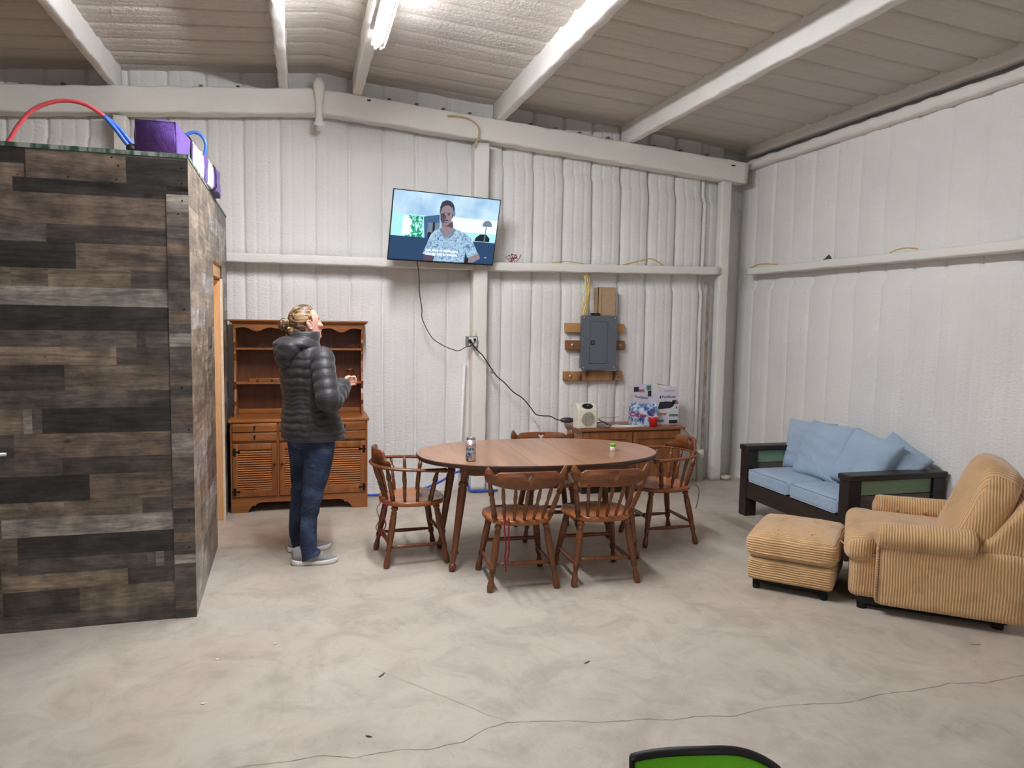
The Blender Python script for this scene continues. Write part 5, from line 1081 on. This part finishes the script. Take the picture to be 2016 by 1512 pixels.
for k in range(7): a = k * .9; mb.tube(spline([(-.148 + .03 * cos(a + .4 * j) * .6, .034 * cos(a + .7 * j), .014 + .034 * sin(a + .7 * j)) for j in range(6)], 4), .006, 6)
mb.build('hair_bun', HAIR, wm)
mb = MB(); mb.mx = HM
for pt in (((-.11, -.03, -.05), (-.125, -.035, -.08), (-.105, -.03, -.10)), ((-.14, 0, -.03), (-.15, -.01, -.06), (-.13, -.015, -.085))): mb.tube(spline(pt, 4), [.004] * 8 + [.001], 5)
mb.build('loose_strands', HAIR, wm)
# jacket
mb = MB(); rs = []
TZ = [(.838, .036, .188, .232), (.852, .036, .200, .248), (.90, .034, .200, .252), (.98, .022, .180, .235), (1.06, .008, .160, .210), (1.12, .0, .152, .203), (1.20, -.004, .156, .208), (1.30, -.006, .158, .218), (1.38, -.012, .146, .214), (1.43, -.02, .125, .188), (1.47, -.03, .10, .135), (1.50, -.035, .086, .10)]
SEAM = [.865, .905, .955, 1.01, 1.045, 1.075, 1.105, 1.135, 1.165, 1.205, 1.26, 1.32, 1.375, 1.43, 1.5]
def lerpz(z):
    for a, b in zip(TZ, TZ[1:]):
        if a[0] <= z <= b[0]: t = (z - a[0]) / (b[0] - a[0]); return [a[i] + (b[i] - a[i]) * t for i in range(4)]
    return TZ[-1]
def puff(z, amp):
    lo = max([q for q in SEAM if q <= z] + [.80]); hi = min([q for q in SEAM if q > z] + [1.55]); t = (z - lo) / (hi - lo); return amp * min(1, (hi - lo) / .05) * (abs(sin(pi * t)) ** .55 - .6)
z = .838
while z < 1.5:
    _, x, a, b = lerpz(z); ring = []
    for k in range(72):
        th = 2 * pi * k / 72; ca, sa = cos(th), sin(th)
        zz = z + .018 * cos(th * 2) * 0 - .010 * abs(sin(th)) ; p_ = puff(zz + .016 * nz(k * .25, z * 3), .012) + .004 * nz(k * .5, z * 22, 3)
        seamv = -.006 * math.exp(-((abs(abs(th - pi) - .75)) / .05) ** 2)
        ring.append(V((x, 0, z)) + TF * (ca * (a + p_ + seamv)) + TL * (sa * (b + p_ + seamv)))
    rs.append(ring); z += .0055
mb.rings(rs)
def sleeve(s_):
    pts = spline([SH[s_] + V((-.03, 0.02 * s_ * -1, .03)) * 0 + V((0, 0, .005)), SH[s_].lerp(ELB[s_], .5) + V((-.005, -.012 * 1, 0)), ELB[s_], ELB[s_].lerp(WR[s_], .5) + V((.0, 0, -.008)), WR[s_] + (WR[s_] - ELB[s_]).normalized() * .015], 14)
    n = len(pts); L = 0; rad = []; prev = pts[0]; ks = []
    for i, p in enumerate(pts):
        L += (p - prev).length; prev = p; t = i / (n - 1); base = .080 - .012 * t - .016 * sst(.8, 1, t) + .006 * math.exp(-((t - .5) / .12) ** 2)
        rad.append(base + .009 * (abs(sin(pi * L / .066)) ** .55 - .6))
    mb.tube(pts, rad, 24)
for s_ in (-1, 1): sleeve(s_); mb.ell(SH[s_] + V((0, 0, .0)), (.078, .078, .07))
jk = mb.build('quilted_jacket', JAC, wm); mod(jk, 'REMESH', mode='VOXEL', voxel_size=.0055, use_smooth_shade=True); mod(jk, 'SMOOTH', factor=.5, iterations=1)
# collar and hood lying on the back
mb = MB()
CF = dirv(HA - 4); CLV = dirv(HA + 86)
mb.rings([ering(V((-.02 + dx, 0, z)), CF, CLV, a, b, 32) for z, dx, a, b in ((1.44, -.015, .11, .125), (1.48, -.01, .110, .120), (1.53, 0.0, .108, .108), (1.565, .004, .104, .100), (1.574, .004, .094, .090), (1.56, .003, .084, .080), (1.48, 0, .07, .07))], False, True)
for k in range(5):
    u = k / 4
    pts = [V((-.03, 0, 1.498 - .0 * k)) + CF * ((.115 + .0 * k) * cos(a) - .02 - .035 * u * (1 - cos(a)) / 2) + CLV * ((.118 + .012 * u) * sin(a)) + V((0, 0, .045 * cos(a) * 0 + .012 - .028 * u + .038 * (1 - abs(cos(a / 2))) * 0 - .03 * max(0, cos(a)))) for a in [2 * pi * j / 36 for j in range(36)]]
    mb.tube(pts, .022 + .004 * u, 10, closed=True)
def hoodf(p, d): return p * (1 + .05 * sin(5 * math.atan2(d.y, d.z + .3)) * (abs(d.x) < .9) + .03 * nz(d.x * 4, d.y * 4, d.z * 4))
BKD = -dirv(HA + 4)
mb.ell(V((-.01, 0, 1.445)) + BKD * .125, (.090, .128, .092), mx=M.Rotation(R(HA), 4, 'Z') @ M.Rotation(R(28), 4, 'Y'), nu=36, nv=24, fn=hoodf)
mb.ell(V((-.0, 0, 1.385)) + BKD * .15, (.066, .09, .066), mx=M.Rotation(R(HA), 4, 'Z') @ M.Rotation(R(20), 4, 'Y'), nu=36, nv=24, fn=hoodf)
hd = mb.build('hood', JAC, wm); mod(hd, 'REMESH', mode='VOXEL', voxel_size=.0055, use_smooth_shade=True); mod(hd, 'SMOOTH', factor=.5, iterations=3)
mb = MB(); mb.tube(spline([V((.1, .03, 1.47)), V((.17, .07, 1.35)), V((.19, .08, 1.2)), V((.2, .085, 1.05)), V((.22, .09, .9)), V((.235, .09, .83))], 5), .005, 6); mb.build('zip', plain('zip_black', (18, 18, 20), .4), wm)
# jeans
mb = MB()
mb.rings([ering(V((x, 0, z)), TF, TL, a, b, 32) for z, x, a, b in ((.97, .02, .13, .17), (.90, .03, .155, .195), (.84, .03, .155, .195), (.79, .025, .13, .175), (.77, .025, .10, .15))])
def trouser(s_):
    a, b, c = [V(p) for p in LEG[s_]]; P = spline([a + V((.0, 0, .02)), a.lerp(b, .45) + V((.008, 0, 0)), b, b.lerp(c, .5) + V((-.012, 0, 0)), c + V((.0, 0, .0)), c + V((.012, 0, -.045))], 12); n = len(P); rr_ = []
    for i, p in enumerate(P):
        t = i / (n - 1); r_ = .108 - .052 * sst(0, .62, t) + .013 * sst(.8, 1, t); fold = .0045 * sin(p.z * 60 + s_) * (sst(.28, .45, t) * (1 - sst(.5, .6, t)) + 1.6 * sst(.84, .93, t)) + .004 * nz(p.z * 14, s_)
        rr_.append(r_ + fold)
    mb.tube(P, rr_, 24)
for s_ in (-1, 1): trouser(s_)
jn = mb.build('jeans', JEAN, wm); mod(jn, 'REMESH', mode='VOXEL', voxel_size=.006, use_smooth_shade=True); mod(jn, 'SMOOTH', factor=.5, iterations=4)
mb = MB(); pk = V((.065, -.165, .83))
mb.tube([pk + V((-.03, 0, -.015)), pk + V((.012, -.012, -.045))], .0025, 5); mb.tube([pk + V((-.015, 0, 0)), pk + V((.012, -.01, -.04))], .0025, 5); mb.build('pocket_stitching', plain('stitch', (160, 172, 186), .7), wm)
# shoes
KNIT = mk_cloth('shoe_knit', (150, 148, 146), 700, .4, .1, .8); SOLE = plain('shoe_sole', (226, 224, 220), .5)
for s_, heel, ang in ((-1, V((-.105, -.155, 0)), 3), (1, V((-.135, .135, 0)), 12)):
    d = dirv(ang); l = dirv(ang + 90); L = .295
    def sh(t, w0): return (.034 + .018 * math.exp(-((t - .70) / .22) ** 2) - .0 ) * w0 * (sqrt(max(.02, 1 - (max(0, .14 - t) / .15) ** 2)) * sqrt(max(.02, 1 - (max(0, t - .82) / .185) ** 2)))
    m_ = MB(); rs = []
    for i in range(25):
        t = i / 24; c = heel + d * (L * t); w0 = sh(t, 1.0); zt = .028 + .072 * (1 - sst(.28, .85, t)) * (.8 + .2 * sst(0, .12, t)) + .026 * (1 - sst(.75, 1, t) * .6); ring = []
        for k in range(16):
            a = 2 * pi * k / 16; ring.append(c + l * (cos(a) * w0 * (1 - .25 * max(0, sin(a)))) + V((0, 0, max(.022, .03 + (zt - .03) * max(0, sin(a)) ** .8))))
        rs.append(ring)
    m_.rings(rs); m_.build('shoe_upper', KNIT, wm)
    m_ = MB(); rs = []
    for i in range(25):
        t = i / 24; c = heel + d * (L * t * 1.03 - .005); w0 = sh(t, 1.13); zb = .001 + .014 * sst(.85, 1, t) ** 2 + .006 * sst(.12, 0, t); zt = .034 - .008 * math.exp(-((t - .45) / .2) ** 2) + .006 * (1 - sst(0, .2, t))
        rs.append([c + l * (x * w0) + V((0, 0, zb + (zt - zb) * z_)) for x, z_ in ((-.9, 0), (.9, 0), (1, .3), (1, .8), (.9, 1), (-.9, 1), (-1, .8), (-1, .3))])
    m_.rings(rs); m_.build('shoe_sole', SOLE, wm)
    m_ = MB()
    for k in range(4): t = .42 + .075 * k; c = heel + d * (L * t); zt = .03 + .068 * (1 - sst(.28, .85, t)) + .026; m_.tube(spline([c - l * .022 + V((0, 0, zt - .012)), c + V((0, 0, zt + .004)), c + l * .022 + V((0, 0, zt - .012))], 4), .003, 5)
    m_.build('laces', plain('lace', (196, 194, 190), .7), wm)
#PART5
